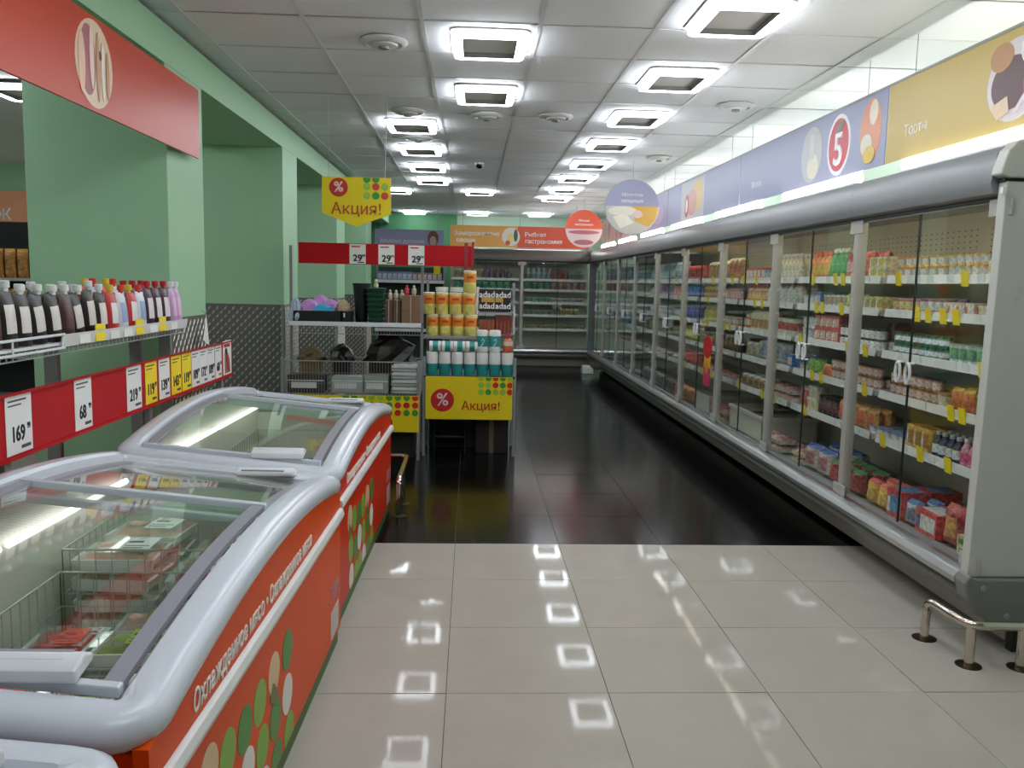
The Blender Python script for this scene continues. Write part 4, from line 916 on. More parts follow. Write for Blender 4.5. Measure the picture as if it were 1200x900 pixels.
poly(pg, 'card_picture', [(ry(5.45), .99), (ry(5.50), .89), (ry(5.53), .9), (ry(5.49), 1.01)], -.004, C(190, 40, 50)); ell(pg, 'card_picture', ry(5.46), 1.03, .025, .02, -.004, C(40, 34, 34))
for y in (1.6, 2.9, 4.2, 5.4): ob('support', MB().box(ry(y) - .02, ry(y) + .02, .006, .03, 0.0, .95), STEEL, t)

# ---------------------------------------------------------------- sauce shelf in front of the first column
t = thing('sauce_shelf', 'white wire shelf holding sauce pouches in front of the green column', 'shelf', (-1.7, 3.6, 0))
ob('shelf_floor', MB().box(-1.92, -1.515, 2.3, 4.58, 1.235, 1.245), WHITE, t, world=True)
mb = MB()
for k in range(58): mb.tube([(-1.51, 2.32 + .039 * k, 1.222), (-1.92, 2.32 + .039 * k, 1.222)], .003, 4)
mb.tube([(-1.51, 2.3, 1.205), (-1.51, 4.58, 1.205)], .003, 5)
for k in range(58): mb.tube([(-1.51, 2.32 + .039 * k, 1.203), (-1.51, 2.32 + .039 * k, 1.235)], .003, 4)
ob('wire_grid', mb, WIRE, t, world=True)
ob('wire_fence', MB().tube([(-1.505, 2.3, 1.275), (-1.505, 3.22, 1.275)], .005, 6).tube([(-1.505, 2.3, 1.225), (-1.505, 3.22, 1.225)], .005, 6).tube([(-1.505, 2.86, 1.22), (-1.505, 2.86, 1.28)], .004, 6).tube([(-1.505, 3.22, 1.22), (-1.505, 3.22, 1.28)], .004, 6).tube([(-1.505, 2.5, 1.22), (-1.505, 2.5, 1.28)], .004, 6), WHITE, t, world=True)
st = ob('price_strip', MB().prism([(-1.498, 1.275), (-1.504, 1.275), (-1.512, 1.228), (-1.506, 1.228)], 'y', 3.2, 4.58), mat('price_strip', (220, 218, 214), .35), t, world=True)
for y, yl in ((3.38, 0), (3.52, 1), (3.66, 0), (3.8, 0), (3.93, 1), (4.1, 0), (4.22, 1), (4.38, 0)):
    ob('price_tag', MB().box(-1.503, -1.4995, y - .045, y + .045, 1.232, 1.274 if not yl else 1.30), YPAPER if yl else PAPER, t, world=True)
for x, y in ((-1.78, 4.60), (-1.625, 4.60), (-1.93, 4.0), (-1.66, 2.95), (-1.93, 2.4)):
    ob('upright', MB().box(x - .03, x + .03, y - .015, y + .015, 0, 1.235), STEEL, t, world=True)
def sauce(y, x, h, w, body, cap, label_c, lab, grp, lean=0.0):
    t = thing('sauce_pouch', lab, 'sauce pouch', (x, y, 1.246), 0, grp)
    me = pmesh('pouch', w, .055, h * .88, (body, body, label_c))
    link('pouch_body', me, t, (0, 0, 0), (lean, 0, R(180)))
    o = ob('cap', MB().lathe([(.011, 0), (.011, .012), (.016, .013), (.016, .034), (.013, .037)], 10), C(*cap), t, (0, -lean * h * .88, h * .86), smooth=True)
    return t
rs = random.Random(9)
y = 2.62; k = 0
SC = [((38, 22, 20), (228, 226, 222), (222, 216, 206), 'dark brown sauce pouch with white cap and cream label')] * 2
seq = [((62, 34, 34), (226, 224, 220), (90, 55, 52), 'maroon sauce pouch'), ((30, 22, 22), (228, 226, 222), (222, 214, 206), 'black sauce pouch with cream label')]
while y < 3.66:
    c = seq[0] if k % 5 == 2 else seq[1]
    for rr in range(2):
        sauce(y + rs.uniform(-.01, .01), -1.56 - .11 * rr, .21 + rs.uniform(-.01, .012), .095, c[0], c[1], c[2], '%s, %s along the wire shelf, %s row' % (c[3], ORD[min(k, 11)], ['front', 'rear'][rr]), 'dark sauce pouches', R(rs.uniform(-9, 5)))
    y += .103; k += 1
k = 0
while y < 4.10:
    c = [((190, 40, 40), (225, 190, 60), (228, 224, 226), 'red tomato sauce pouch with yellow cap'), ((215, 218, 226), (215, 60, 50), (150, 170, 205), 'white and blue mayonnaise pouch')][k % 2]
    for rr in range(2):
        sauce(y, -1.555 - .11 * rr, .20 + (.03 if rr else 0), .095, c[0], c[1], c[2], '%s, %s of its kind, %s row' % (c[3], ORD[k], ['front', 'rear'][rr]), 'tomato sauce pouches', R(rs.uniform(-5, 5)))
    y += .105; k += 1
k = 0
while y < 4.42:
    for rr in range(2):
        sauce(y, -1.555 - .11 * rr, .22, .10, (60, 25, 55), (190, 30, 50), (232, 224, 224), 'purple sauce pouch with red cap, %s %s beside the lilac pouches' % (ORD[k], ['front', 'behind'][rr]), 'purple sauce pouches', 0)
    y += .108; k += 1
for k in range(2): sauce(y + .0 + .07 * k, -1.555, .215, .075, (205, 160, 205), (232, 228, 234), (228, 190, 220), 'lilac sauce pouch with white cap, %s at the shelf end' % ORD[k], 'lilac sauce pouches')
# curled paper tag past the shelf end
t = thing('paper_tag', 'white curled paper tag hanging above the price rail end', 'paper tag', (-1.56, 5.11, 0), R(90))
ob('paper', MB().add([(-.005, 0, 1.275), (.035, 0, 1.09), (-.07, 0, 1.13), (-.005, .002, 1.275), (.035, .002, 1.09), (-.07, .002, 1.13)], [(0, 2, 1), (3, 4, 5), (0, 1, 4, 3), (1, 2, 5, 4), (2, 0, 3, 5)]), PAPER, t)
ob('string', MB().tube([(0, .001, 1.275), (0, .03, 1.30)], .0015), STEEL, t)

# ---------------------------------------------------------------- orange banner on the green beam
t = thing('wall_banner', 'large orange wall banner with onion picture on the green beam', 'banner', (-1.56, 3.3, 0), R(90))
def oy(y): return y - 3.3
m_or = mat('banner_orange', (192, 62, 26), .35, var=.05, scale=1, spec=.3)
rect(t, 'panel', oy(-.2), oy(2.598), 2.165, 2.545, .012, m_or, .012); rect(t, 'panel', oy(2.602), oy(5.04), 2.165, 2.545, .012, m_or, .012)
rect(t, 'back_board', oy(-.2), oy(5.0), 2.19, 2.52, .05, GREEN, .036)
px = oy(3.69)
ell(t, 'picture', px, 2.355, .175, .175, 0, C(225, 195, 165))
ell(t, 'picture', px - .06, 2.36, .07, .14, -.001, C(170, 90, 100)); ell(t, 'picture', px - .12, 2.34, .03, .12, -.002, C(232, 190, 160)); ell(t, 'picture', px - .03, 2.38, .02, .13, -.003, C(235, 205, 185))
for k, dx in enumerate((.03, .075, .12)): ell(t, 'picture', px + dx, 2.35 - .01 * k, .016, .14 - .02 * k, -.003, C(*[(200, 150, 110), (238, 222, 205), (190, 140, 100)][k]))
ell(t, 'picture', px + .05, 2.40, .012, .02, -.004, C(70, 45, 40))

# ================================================================ promo rack and stand
def promo_board(t, x0, x1, z0, z1, y, dots_x, words, badge, tsize):
    b = rect(t, 'promo_board', x0, x1, z0, z1, y, YEL, .006)
    yy = y - .0062
    cols = {'r': C(205, 40, 35), 'g': C(60, 150, 60), 'l': C(150, 195, 60)}
    for (dx, dz, r, c) in dots_x: ell(b, 'printed_dot', dx, dz, r, r, yy, cols[c], .0008, 18)
    if badge:
        bx, bz, br = badge
        ell(b, 'percent_badge', bx, bz, br, br, yy, C(200, 40, 40), .0008, 28)
        text('%', br * 1.5, b, (bx, yy - .0012, bz), C(238, 205, 205), br * .035)
    if words: text(words[0], tsize, b, (words[1], yy - .001, words[2]), C(185, 45, 25), tsize * .012)
    return b
t = thing('hanging_promo', 'yellow pointed hanging promo board with red percent badge and dots', 'promo sign', (-.845, 6.35, 2.09))
pts = [(-.25, .15), (.25, .15), (.25, -.11), (0, -.205), (-.25, -.11)]
b = poly(t, 'promo_board', pts, 0, YEL, .006)
ell(b, 'percent_badge', -.13, .075, .068, .068, -.0062, C(195, 55, 45)); text('%', .1, b, (-.13, -.008, .075), C(236, 200, 190), .0035)
for (dx, dz, c) in ((.075, .085, 'l'), (.14, .085, 'r'), (.205, .085, 'l'), (.075, .02, 'l'), (.14, .02, 'g'), (.205, .02, 'r'), (.075, .138, 'g'), (.14, .14, 'g')):
    ell(b, 'printed_dot', dx, dz, .027, .027, -.0062, {'r': C(205, 70, 60), 'g': C(60, 150, 70), 'l': C(150, 195, 80)}[c], .0008, 18, clip=(-1, 1, -1, .148))
text('Акция!', .115, b, (.0, -.0072, -.08), C(180, 85, 30), .0013)
ob('hanging_wire', MB().tube([(.205, .0, .15), (.215, 0, ZC - 2.09 - .01)], .003), STEEL, t); ob('hanging_wire', MB().tube([(-.205, .0, .15), (-.205, 0, ZC - 2.09 - .01)], .0015), STEEL, t)

PX0, PX1, PY0, PY1 = -1.56, -.41, 7.05, 7.43
t = thing('promo_rack', 'wire promotional rack with red header beside the tread plate column', 'rack', ((PX0 + PX1) / 2, 7.25, 0))
for x in (PX0 + .012, PX1 - .012):
    for y in (PY0, PY1): ob('leg', MB().box(x - .012, x + .012, y - .012, y + .012, 0, .84 if y == PY0 else 1.78), STEEL, t, world=True)
ob('upper_shelf', MB().box(PX0 + .06, PX1, PY0 + .05, PY1, 1.125, 1.135), DARK, t, world=True)
ob('shelf_edge', MB().box(PX0 + .06, PX1, PY0 + .035, PY0 + .05, 1.115, 1.15), WHITE, t, world=True)
mb = MB()
for k in range(47): x = PX0 + .07 + .0234 * k; mb.tube([(x, PY0 + .042, 1.115), (x, PY0 + .042, 1.05)], .0016, 4)
mb.tube([(PX0 + .06, PY0 + .042, 1.05), (PX1, PY0 + .042, 1.05)], .003, 4)
ob('wire_skirt', mb, WIRE, t, world=True)
mb = MB()
for yy in (PY0, PY1 - .01):
    for k in range(49): x = PX0 + .0239 * k; mb.tube([(x, yy, .55), (x, yy, .825)], .0016, 4)
    for z in (.55, .64, .73): mb.tube([(PX0, yy, z), (PX1, yy, z)], .0016, 4)
for xx in (PX0, PX1):
    for k in range(15): y = PY0 + .0264 * k; mb.tube([(xx, y, .55), (xx, y, .825)], .0016, 4)
for k in range(40): x = PX0 + .0294 * k; mb.tube([(x, PY0, .55), (x, PY1, .55)], .0016, 4)
ob('wire_bin', mb, WIRE, t, world=True)
ob('bin_rim', MB().tube([(PX0, PY0, .825), (PX1, PY0, .825), (PX1, PY1, .825), (PX0, PY1, .825)], .005, 6, closed=True), WIRE, t, world=True)
g = ob('red_header', MB().box(-1.416, .0, 7.093, 7.10, 1.625, 1.795), RED, t, world=True)
ob('header_clip', MB().box(-.06, -.03, 7.086, 7.11, 1.6, 1.82).box(.0, .02, 7.086, 7.11, 1.6, 1.83), mat('clip_red', (150, 40, 45), .3), t, world=True)
for x in (-.83, -.495, -.15)[:0]: pass
off = -Vector(t.location)
for x in (-.935, -.70, -.455):
    q = ob('price_tag', MB().box(x - .066, x + .066, 7.0895, 7.0915, 1.63, 1.79), PAPER, t, world=True)
    text('29', .075, q, (x + .0, 7.088, 1.675), INK, .0025, name='price_lettering'); text('99', .03, q, (x + .048, 7.088, 1.695), INK, .001, name='price_lettering')
    ob('small_print', MB().box(x - .05, x + .02, 7.0885, 7.0895, 1.765, 1.775), REDINK, q); ob('small_print', MB().box(x + .0, x + .055, 7.0885, 7.0895, 1.638, 1.646), INK, q)
P = promo_board(t, -1.55 + .985, -.42 + .985, .24, .545, -.21, [], ('Акция!', .115, .29), None, .15)
for i in range(9):
    for j in range(3):
        c = 'rlgglrglrgg'[(i * 3 + j * 5) % 11]
        ell(P, 'printed_dot', .535 - .072 * i, .53 - .064 * j, .027, .027, -.2165, {'r': C(205, 40, 35), 'g': C(60, 150, 60), 'l': C(150, 195, 60)}[c], .0008, 14, clip=(-1, .56, 0, .542))
# things on the rack
def bundle(name, cat, label, loc, rz=0, group=None): return thing(name, label, cat, loc, rz, group)
rb = random.Random(4)
def lump(w, d, h, seed, n=9, m=7, rough=.18):
    q = random.Random(seed); mb = MB(); rings = []
    for j in range(m + 1):
        ph = math.pi * j / m / 2; ring = []
        for i in range(n * 2):
            a = 2 * math.pi * i / (n * 2); k = 1 + q.uniform(-rough, rough)
            sq = (abs(math.cos(a)) ** 4 + abs(math.sin(a)) ** 4) ** -.25
            rr = max(.04, math.cos(ph)) * k * min(sq, 1.3)
            ring.append((w / 2 * rr * math.cos(a), d / 2 * rr * math.sin(a), h * math.sin(ph) * (1 + q.uniform(-.05, .05))))
        rings.append(ring)
    return mb.sweep(rings)
BLK = mat('black_bag', (24, 22, 21), .3, var=.2, bump=.3)
LIL = mat('lilac_fleece', (190, 140, 200), .7, var=.25, scale=30, bump=.6); SKY = mat('sky_blue_fleece', (60, 160, 205), .7, var=.15, scale=20, bump=.4)
CLR = mat('clear_bag', (165, 180, 195), .15, var=.2, scale=20)
Zs = 1.136
t = thing('dark_tray', 'black low tray of soft slippers on the rack upper shelf', 'tray', (-1.27, 7.27, Zs)); mb = MB(); mb.box(-.2, .2, -.14, .14, 0, .01)
for a in ((-.2, -.19, -.14, .14), (.19, .2, -.14, .14)): mb.box(a[0], a[1], a[2], a[3], 0, .1)
for a in ((-.14, -.13), (.13, .14)): mb.box(-.2, .2, a[0], a[1], 0, .1)
ob('tray_body', mb, mat('tray_black', (22, 28, 27), .4), t)
for k, (x, y, c, lab) in enumerate([(-1.36, 7.24, LIL, 'fluffy lilac slipper at the tray end by the bag'), (-1.2, 7.32, LIL, 'fluffy lilac slipper at the back of the black tray'), (-1.28, 7.34, LIL, 'fluffy lilac slipper heaped highest in the black tray')]):
    o = tag(ob('slipper', lump(.16, .14, .11, 40 + k), c, None, (x, y, Zs + .085 + (.03 if k == 2 else 0)), smooth=True), lab, 'slipper', 'slippers in the black tray')
tag(ob('slipper', lump(.17, .1, .07, 50), SKY, None, (-1.24, 7.2, Zs + .085), smooth=True), 'sky blue slipper at the front of the black tray', 'slipper')
t = thing('clear_bag', 'clear plastic bag hanging at the end of the rack shelf', 'plastic bag', (-1.46, 7.2, Zs)); ob('bag_body', lump(.1, .14, .2, 60, rough=.3), CLR, t, smooth=True)
t = thing('tan_cap', 'tan knitted cap beside the black crate', 'cap', (-1.08, 7.28, Zs + .1)); ob('cap_body', lump(.12, .12, .09, 61), mat('tan_cloth', (170, 150, 115), .8, bump=.4), t, smooth=True)
t = thing('black_carton', 'low black carton under the tan cap on the rack', 'carton', (-1.06, 7.25, Zs)); ob('carton_body', MB().box(-.06, .06, -.1, .1, 0, .1), mat('black_card', (18, 18, 18), .5), t, bevel=.004); ob('white_mark', MB().box(.0, .012, -.102, -.1, .05, .085).box(-.04, -.03, -.102, -.1, .05, .08), PAPER, t)
t = thing('black_bucket', 'tall black bucket behind the stacked green planters', 'bucket', (-.93, 7.32, Zs)); ob('bucket_body', MB().lathe([(.05, 0), (.075, .32), (.08, .32), (.08, .335), (.066, .335), (.045, .01)], 16), mat('bucket_black', (16, 17, 17), .5), t, smooth=True)
for k in range(7):
    t = thing('green_planter', 'dark green plastic planter, %s from the bottom of the stack' % ORD[k], 'planter', (-.80, 7.24, Zs + .043 * k), 0, 'stacked green planters')
    a = rrect(.072, .085, .02, 4); w = .9 + .035 * k
    ob('planter_body', MB().sweep([[(x * s * w, y * s, z) for x, y in a] for s, z in ((.82, 0), (.93, .026), (1.0, .027), (1.02, .04), (.9, .041))]), mat('planter_green', (28, 72, 52), .4), t, smooth=True)
t = thing('white_figurine', 'small white ornament on the green planter stack', 'ornament', (-.80, 7.24, Zs + .305)); ob('ornament_body', MB().lathe([(.018, 0), (.02, .02), (.012, .035), (.016, .05), (.004, .065)], 10), mat('cream_ceramic', (205, 200, 165), .4), t, smooth=True)
KR = mat('kraft_brown', (128, 100, 74), .75, var=.1, bump=.1); KR2 = mat('kraft_dark', (98, 76, 60), .75, var=.1, bump=.1)
for k, (x, y, z, w, d, h, m, lab) in enumerate([(-.685, 7.22, Zs, .06, .12, .2, KR2, 'narrow dark kraft box beside the green planters'), (-.617, 7.22, Zs, .065, .12, .2, KR2, 'narrow dark kraft box in the middle of the kraft boxes'), (-.50, 7.20, Zs, .15, .16, .11, KR, 'lower wide kraft box at the shelf end'), (-.50, 7.20, Zs + .112, .15, .16, .13, KR, 'upper wide kraft box at the shelf end')]):
    t = thing('kraft_box', lab, 'box', (x, y, z), 0, 'kraft boxes on the rack')
    ob('box_body', MB().box(-w / 2, w / 2, -d / 2, d / 2, 0, h), m, t, bevel=.003); ob('string', MB().box(-.003, .003, -d / 2 - .002, d / 2 + .002, -.0, h + .002), C(180, 170, 150), t)
for k in range(5):
    t = thing('ornament', 'small pale ornament on the kraft boxes, %s in line' % ORD[k], 'ornament', (-.68 + .05 * k if k < 3 else -.54 + .06 * (k - 3), 7.22, Zs + (.202 if k < 3 else .244)), 0, 'ornaments on the kraft boxes')
    ob('ornament_body', MB().lathe([(.014, 0), (.022, .02), (.02, .05), (.01, .06), (.012, .075), (.003, .085)], 10), [mat('pale_ceramic', (190, 180, 160), .5), C(190, 60, 70)][k == 3], t, smooth=True)
# heaped black bags under the shelf, packs in the bin
for k, (x, w, h, c, lab) in enumerate([(-1.1, .18, .15, BLK, 'small shiny black sack slumped beside the brown cloth'), (-.685, .44, .24, BLK, 'large shiny black sack heaped in the rack bin'), (-1.36, .2, .12, mat('brown_cloth', (110, 92, 62), .8, var=.2, bump=.4), 'folded brown cloth bundle in the rack bin')]):
    t = thing('sack' if k < 2 else 'cloth_bundle', lab, 'sack' if k < 2 else 'cloth', (x, 7.33, .80)); ob('sack_body' if k < 2 else 'cloth_body', lump(w, .2, h, 70 + k, n=8, m=5, rough=.28), c, t)
    ob('base', MB().box(-w / 2 * .8, w / 2 * .8, -.07, .07, -.245, .02), c, t)
packs = [(-1.36, .3, .05, C(58, 54, 54), 'black and white boxed set lying in the wire bin'), (-1.02, .26, .04, C(170, 180, 180), 'pale patterned linen pack in the wire bin'), (-.78, .2, .05, C(150, 165, 155), 'grey green linen pack in the wire bin')]
for k, (x, w, h, m, lab) in enumerate(packs):
    t = thing('linen_pack', lab, 'linen pack', (x, 7.15, .556)); ob('pack_body', MB().box(-w / 2, w / 2, -.08, .09, 0, .1 + h), m, t, bevel=.008); ob('pack_label', MB().box(-w * .4, w * .3, -.082, -.08, .04, .09), PAPER, t); ob('pack_band', MB().box(-w / 2 - .001, w / 2 + .001, -.083, -.08, .1, .108), PAPER, t)
for k in range(4):
    t = thing('linen_pack', 'white striped linen pack in the bin end stack, %s from the bottom' % ORD[k], 'linen pack', (-.54, 7.16, .556 + .062 * k), R(rb.uniform(-4, 4)), 'stacked white linen packs')
    ob('pack_body', MB().box(-.11, .11, -.09, .09, 0, .058), mat('linen_white', (205, 210, 212), .5, var=.12, scale=40), t, bevel=.014); ob('pack_band', MB().box(-.111, .111, -.091, .091, .024, .032), C(70, 130, 90), t)

# ---------------------------------------------------------------- promo stand
SX0, SX1, SY0, SY1 = -.39, .39, 7.25, 7.75
t = thing('promo_stand', 'grey promo stand with yellow percent board stacked with paper rolls', 'display stand', (0, 7.5, 0))
for x in (SX0, SX1):
    for y in (SY0, SY1): ob('leg', MB().box(x - .011, x + .011, y - .011, y + .011, 0, .86 if y == SY0 else 1.5), mat('stand_grey', (155, 160, 165), .35, .4), t, world=True)
ob('table_top', MB().box(SX0, SX1, SY0 - .02, SY1, .68, .70), mat('stand_top', (60, 62, 62), .4), t, world=True)
for y in (SY0, SY1): ob('stretcher', MB().box(SX0, SX1, y - .008, y + .008, .645, .675), STEEL, t, world=True)
sh = ob('upper_shelf', MB().box(SX0 - .03, .05, 7.46, 7.76, 1.01, 1.02), DARK, t, world=True)
ob('shelf_edge', MB().box(SX0 - .03, .05, 7.45, 7.46, 1.0, 1.03), STEEL, t, world=True)
for z in (1.03, 1.227): ob('upper_shelf', MB().box(.06, .4, 7.6, 7.9, z, z + .011), mat('stand_shelf_grey', (150, 150, 150), .4), t, world=True)
ob('ornate_side', MB().tube([(.055, 7.6, 1.02), (.05, 7.6, 1.1), (.035, 7.6, 1.14), (.055, 7.6, 1.2), (.05, 7.6, 1.3), (.06, 7.6, 1.46)], .014, 6), mat('ornate_white', (215, 208, 205), .4), t, world=True)
ob('side_rod', MB().tube([(.39, 7.6, 1.04), (.39, 7.6, 1.3)], .008, 6), mat('ornate_white', (215, 208, 205), .4), t, world=True)
P = promo_board(t, -.375, .37, .325, .695, -.275, [], ('Акция!', .1, .44), (-.23, .49, .1), .105)
for i in range(5):
    for j in range(3):
        c = ['lgrgl', 'rllrg', 'lrlgl'][j][(i + j) % 5]
        ell(P, 'printed_dot', .1 + .062 * i, .685 - .06 * j, .026, .026, -.2815, {'r': C(205, 40, 35), 'g': C(60, 150, 60), 'l': C(150, 195, 60)}[c], .0008, 14, clip=(-1, .366, 0, .692))
# things standing on the floor under the stand
for k, (x, lab) in enumerate(((-.17, 'dark step stool under the promo stand'), (.2, 'dark carton standing under the promo stand'))):
    t = thing('step_stool' if k == 0 else 'dark_carton', lab, 'stool' if k == 0 else 'carton', (x, 7.5, 0))
    if k == 0:
        for z in (.12, .27): ob('step', MB().box(-.14, .14, -.1 + z * .3, .12, z, z + .02), mat('stool_grey', (40, 42, 44), .35), t, bevel=.004)
        for sx in (-.14, .13): ob('leg', MB().box(sx, sx + .012, -.1, .12, 0, .29), DARK, t)
    else:
        ob('carton_body', MB().box(-.14, .14, -.12, .12, 0, .3), mat('carton_dark', (30, 27, 24), .6), t, bevel=.004); ob('tape', MB().box(-.02, .02, -.122, .122, .0, .302), C(110, 95, 70), t)
t = thing('dark_carton', 'large dark box added to blacken the space behind the step stool', 'carton', (0, 7.67, 0)); ob('carton_body', MB().box(-.36, .36, -.05, .06, 0, .6), mat('carton_dark', (30, 27, 24), .6), t, bevel=.004); ob('tape', MB().box(-.03, .03, -.052, .062, 0, .602), C(48, 42, 36), t)  # added dark filler standing in for the shade under the stand
t = thing('dark_carton', 'long dark box added to blacken the space under the wire rack', 'carton', (-.98, 7.27, 0)); ob('carton_body', MB().box(-.52, .52, -.12, .12, 0, .5), mat('carton_dark', (30, 27, 24), .6), t, bevel=.004); ob('tape', MB().box(-.03, .03, -.122, .122, 0, .502), C(48, 42, 36), t)  # another added filler, makes the gap beneath the rack read black
# teal and white rolls
TEAL = (40, 150, 145)
for k in range(7):
    t = thing('paper_roll', 'white and teal paper towel roll standing on the promo stand, %s of seven' % ORD[k], 'paper roll', (-.325 + .108 * k, 7.30, .70), 0, 'front row of paper rolls')
    ob('roll_body', MB().lathe([(.048, 0), (.05, .006), (.05, .1), (.05, .19), (.046, .2)], 16, ms=[0, 0, 1, 1]), [C(40, 140, 138), mat('roll_white', (226, 224, 220), .6)], t, smooth=True)
    ob('core', MB().lathe([(.018, .2), (.018, .203)], 12), C(150, 130, 110), t)
for k in range(4):
    t = thing('paper_roll', 'white and teal roll lying on the standing rolls, %s from the rack side' % ORD[k], 'paper roll', (-.30 + .105 * k, 7.30, .902), 0, 'lying paper rolls')
    ob('roll_body', MB().lathe([(.04, -.05), (.045, -.048), (.045, -.02), (.045, .025), (.045, .048), (.04, .05)], 16, ms=[0, 0, 1, 0, 0]), [mat('roll_white', (226, 224, 220), .6), C(40, 150, 140)], t, (0, 0, .046), (0, R(90), 0), smooth=True)
    ob('core', MB().lathe([(.015, -.052), (.015, .052)], 10), C(150, 130, 110), t, (0, 0, .046), (0, R(90), 0))
for k in range(2):
    t = thing('wipes_tub', 'tall teal wipes tub with white lid, %s of two' % ORD[k], 'wipes tub', (.105 + .108 * k, 7.30, .903), 0, 'teal wipes tubs')
    ob('tub_body', MB().lathe([(.044, 0), (.048, .01), (.048, .05), (.048, .13), (.046, .14)], 16, ms=[1, 1, 0, 0]), [C(40, 150, 145), C(225, 228, 226)], t, smooth=True); ob('lid', MB().lathe([(.05, .14), (.05, .175), (.044, .19)], 16), PAPER, t, smooth=True)
    ob('swirl_print', MB().tube([(-.02, -.049, .04), (.0, -.05, .07), (.015, -.05, .1), (.005, -.05, .12), (-.008, -.05, .1)], .003, 5), PAPER, t)
t = thing('spray_bottle', 'orange bottle with red trigger cap beside the teal wipes tubs', 'bottle', (.325, 7.30, .903))
ob('bottle_body', MB().lathe([(.036, 0), (.042, .008), (.042, .1), (.03, .115), (.014, .125)], 14, ms=[0, 0, 0, 0]), C(215, 110, 75), t, smooth=True); ob('trigger_cap', MB().box(-.012, .012, -.035, .02, .125, .165), C(190, 40, 50), t, bevel=.004); ob('label', MB().lathe([(.0425, .06), (.0425, .095)], 14), C(225, 210, 190), t)
# orange canisters
def canister(loc, lab, grp, top=(226, 220, 160)):
    t = thing('canister', lab, 'canister', loc, 0, grp)
    ob('canister_body', MB().lathe([(.05, 0), (.0545, .006), (.0545, .09), (.0552, .1), (.0552, .165), (.052, .172)], 16, ms=[0, 0, 1, 1, 0]), [C(228, 214, 120), C(232, 142, 40)], t, smooth=True)
    ob('lid', MB().lathe([(.0555, .172), (.0555, .188), (.05, .192)], 16), C(232, 226, 190), t, smooth=True)
    ob('print_band', MB().box(-.03, .03, -.0565, -.05, .125, .145), C(200, 70, 40), t); ob('print_panel', MB().box(-.028, .028, -.056, -.05, .03, .075), C(205, 200, 110), t)
for k in range(4): canister((-.335 + .112 * k, 7.52, 1.021), 'orange and yellow canister in the lower row, %s from the rack side' % ORD[k], 'lower canisters')
for k in range(4): canister((-.37 + .118 * k, 7.52, 1.214), 'orange and yellow canister in the upper row, %s from the rack side' % ORD[k], 'upper canisters')
canister((-.01, 7.52, 1.407), 'single orange and yellow canister on top of the others', 'top canister')
for k in range(2):
    t = thing('canister', ['green', 'purple'][k] + ' labelled canister standing behind the orange ones', 'canister', (-.26 + .13 * k, 7.66, 1.021)); ob('canister_body', MB().lathe([(.052, 0), (.054, .38), (.05, .39)], 16), C(*[(120, 170, 80), (130, 70, 110)][k]), t, smooth=True); ob('lid', MB().lathe([(.057, .39), (.057, .43)], 16), PAPER, t, smooth=True)
# patterned boxes and brown jars
for k in range(2):
    t = thing('patterned_box', 'black and white printed box on the stand shelf, %s' % ['by the white post', 'at the outer end'][k], 'box', (.145 + .145 * k, 7.72, 1.241), 0, 'patterned boxes')
    ob('box_body', MB().box(-.07, .07, -.09, .09, 0, .2), mat('box_black', (34, 30, 30), .4), t, bevel=.002)
    for z in (.05, .15): text('adad', .075, t, (0, -.091, z), PAPER, .002)
    ob('gold_band', MB().box(-.05 if k == 0 else -.07, .07 if k == 0 else .0, -.0925, -.09, .085, .125), C(190, 150, 50), t)
for k in range(2):
    t = thing('wooden_crate_box', ['orange brown box low on the stand shelf', 'red brown ribbed box low on the stand shelf'][k], 'box', (.15 + .145 * k, 7.72, 1.041)); ob('box_body', MB().box(-.07, .07, -.09, .09, 0, .12 if k == 0 else .165), [mat('rust', (150, 75, 45), .5), mat('brick_red', (125, 45, 38), .5)][k], t, bevel=.004)
    for q in range(4): ob('rib', MB().box(-.06 + .035 * q, -.05 + .035 * q, -.094, -.09, .01, .11), C(170, 95, 60), t)
# fluffy stand behind with dark snack packs (leaning rack in front of end wall cooler)

# ---------------------------------------------------------------- chrome guards
def guard(pts, feet, label):
    t = thing('guard_rail', label, 'guard rail', (feet[0][0], feet[0][1], 0))
    ob('rail', MB().tube(pts, .019, 10), CHROME, t, smooth=True, world=True)
    for (x, y, h) in feet:
        ob('leg', MB().tube([(x, y, 0), (x, y, h)], .019, 10), CHROME, t, smooth=True, world=True)
        ob('foot_plate', MB().lathe([(.05, 0), (.05, .003), (.025, .006)], 20), mat('foot_plate', (80, 62, 48), .3, .8), t, Vector((x, y, 0)) - Vector(t.location), smooth=True)
def bend(a, b, c, n=5, r=.06):
    a, b, c = Vector(a), Vector(b), Vector(c); p = b + (a - b).normalized() * r; q = b + (c - b).normalized() * r
    return [tuple(p * (1 - t) ** 2 + b * 2 * t * (1 - t) + q * t * t) for t in [k / n for k in range(n + 1)]]
H1 = .175
guard([(2.0, 3.45, .1)] + bend((2.0, 3.45, 0), (2.0, 3.45, H1), (2.02, 3.2, H1)) + bend((2.0, 3.45, H1), (2.02, 3.17, H1), (2.5, 3.15, H1)) + [(2.75, 3.14, H1)], [(2.0, 3.45, .12), (2.04, 3.185, H1), (2.24, 3.16, H1), (2.7, 3.14, H1)], 'chrome floor guard rail bent round the grey cooler end')
guard([(-.44, 5.33, .1)] + bend((-.44, 5.33, 0), (-.44, 5.33, .24), (-.44, 6.0, .24), r=.05) + [(-.44, 5.8, .24)] + bend((-.44, 5.8, .24), (-.44, 6.05, .24), (-1.2, 6.05, .24)) + [(-1.4, 6.05, .24)], [(-.44, 5.33, .12), (-.44, 5.62, .24), (-1.35, 6.05, .24)], 'chrome floor guard rail beside the red orange freezer')

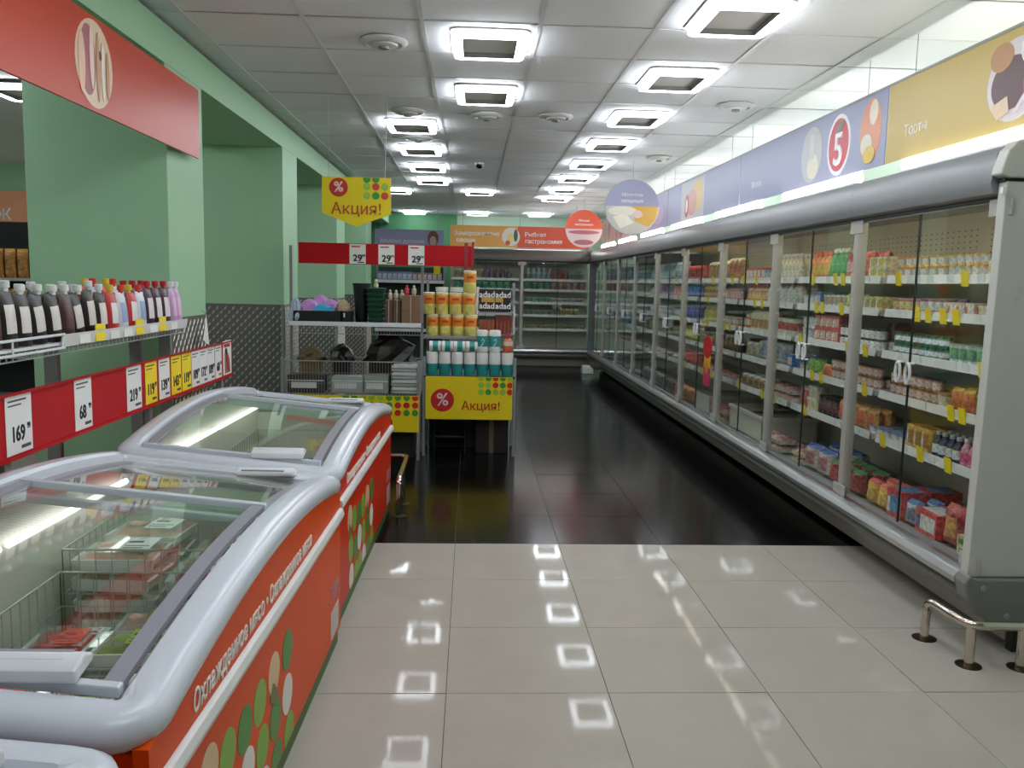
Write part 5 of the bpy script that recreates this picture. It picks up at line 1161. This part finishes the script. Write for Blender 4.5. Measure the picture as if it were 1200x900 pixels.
# small white box on the floor at the far corner
t = thing('floor_box', 'small white box on the black floor at the far cooler corner', 'box', (2.0, 14.3, 0)); ob('box_body', MB().box(-.09, .09, -.12, .12, 0, .1), mat('pale_box', (205, 222, 210), .4), t, bevel=.01); ob('top_flap', MB().box(-.08, .05, -.1, .1, .1, .13), PAPER, t, bevel=.01)

# ---------------------------------------------------------------- side hall seen past the first column
t = thing('shelving_gondola', 'grey shelving gondola in the side hall behind the column', 'shelving', (-4.6, 8.2, 0))
ob('back_board', MB().box(-6.0, -3.3, 8.5, 8.53, .1, 1.98), mat('gondola_dark', (40, 42, 44), .6), t, world=True)
for z in (.3, .7, 1.08, 1.42): ob('shelf', MB().box(-6.0, -3.3, 8.05, 8.5, z, z + .025), mat('gondola_shelf', (185, 185, 180), .5), t, world=True)
for x in (-6.0, -4.65, -3.3): ob('upright', MB().box(x - .02, x + .02, 8.46, 8.52, 0, 2.0), STEEL, t, world=True)
for z, kind, w, h, c, n, lab in ((1.446, 'bag', .1, .27, (228, 150, 40), 4, 'orange snack bag beside the white bottles on the side hall gondola'), (1.445, 'bottle', .09, .28, (215, 210, 205), 5, 'white bottle with blue cap on the side hall gondola'), (1.105, 'bag', .12, .24, (225, 150, 40), 8, 'orange snack bag on the side hall gondola'), (.725, 'bag', .13, .22, (150, 145, 130), 8, 'grey bag on the side hall gondola')):
    me = pmesh(kind, w, .1, h, (c, (50, 80, 170) if kind == 'bottle' else shade(c, 1.2), shade(c, .85)))
    for k in range(n): product(kind, me, lab + ', %s along' % ORD[k], lab, ((-4.38 if z == 1.446 else -4.9) + (w + .012) * k, 8.15, z), R(90))
t = thing('wall_banner', 'salmon orange banner high on the side hall wall', 'banner', (-5.3, 10.98, 2.2)); rect(t, 'panel', -.9, .9, -.3, .3, 0, mat('banner_salmon', (236, 160, 118), .5), .012); text('Ж', .2, t, (-.5, -.013, 0), PAPER, .002)
t = thing('hanging_promo', 'narrow yellow hanging promo board in the side hall', 'promo sign', (-4.36, 7.6, 2.16)); rect(t, 'promo_board', -.25, .2, -.25, .25, 0, YEL, .006)
for k in range(3): ell(t, 'printed_dot', .16, .19 - .16 * k, .03, .03, -.0062, [C(60, 150, 60), C(205, 40, 35), C(150, 195, 60)][k], .001)
ob('hanging_wire', MB().tube([(0, 0, .25), (0, 0, ZC - 2.17)], .002), STEEL, t)
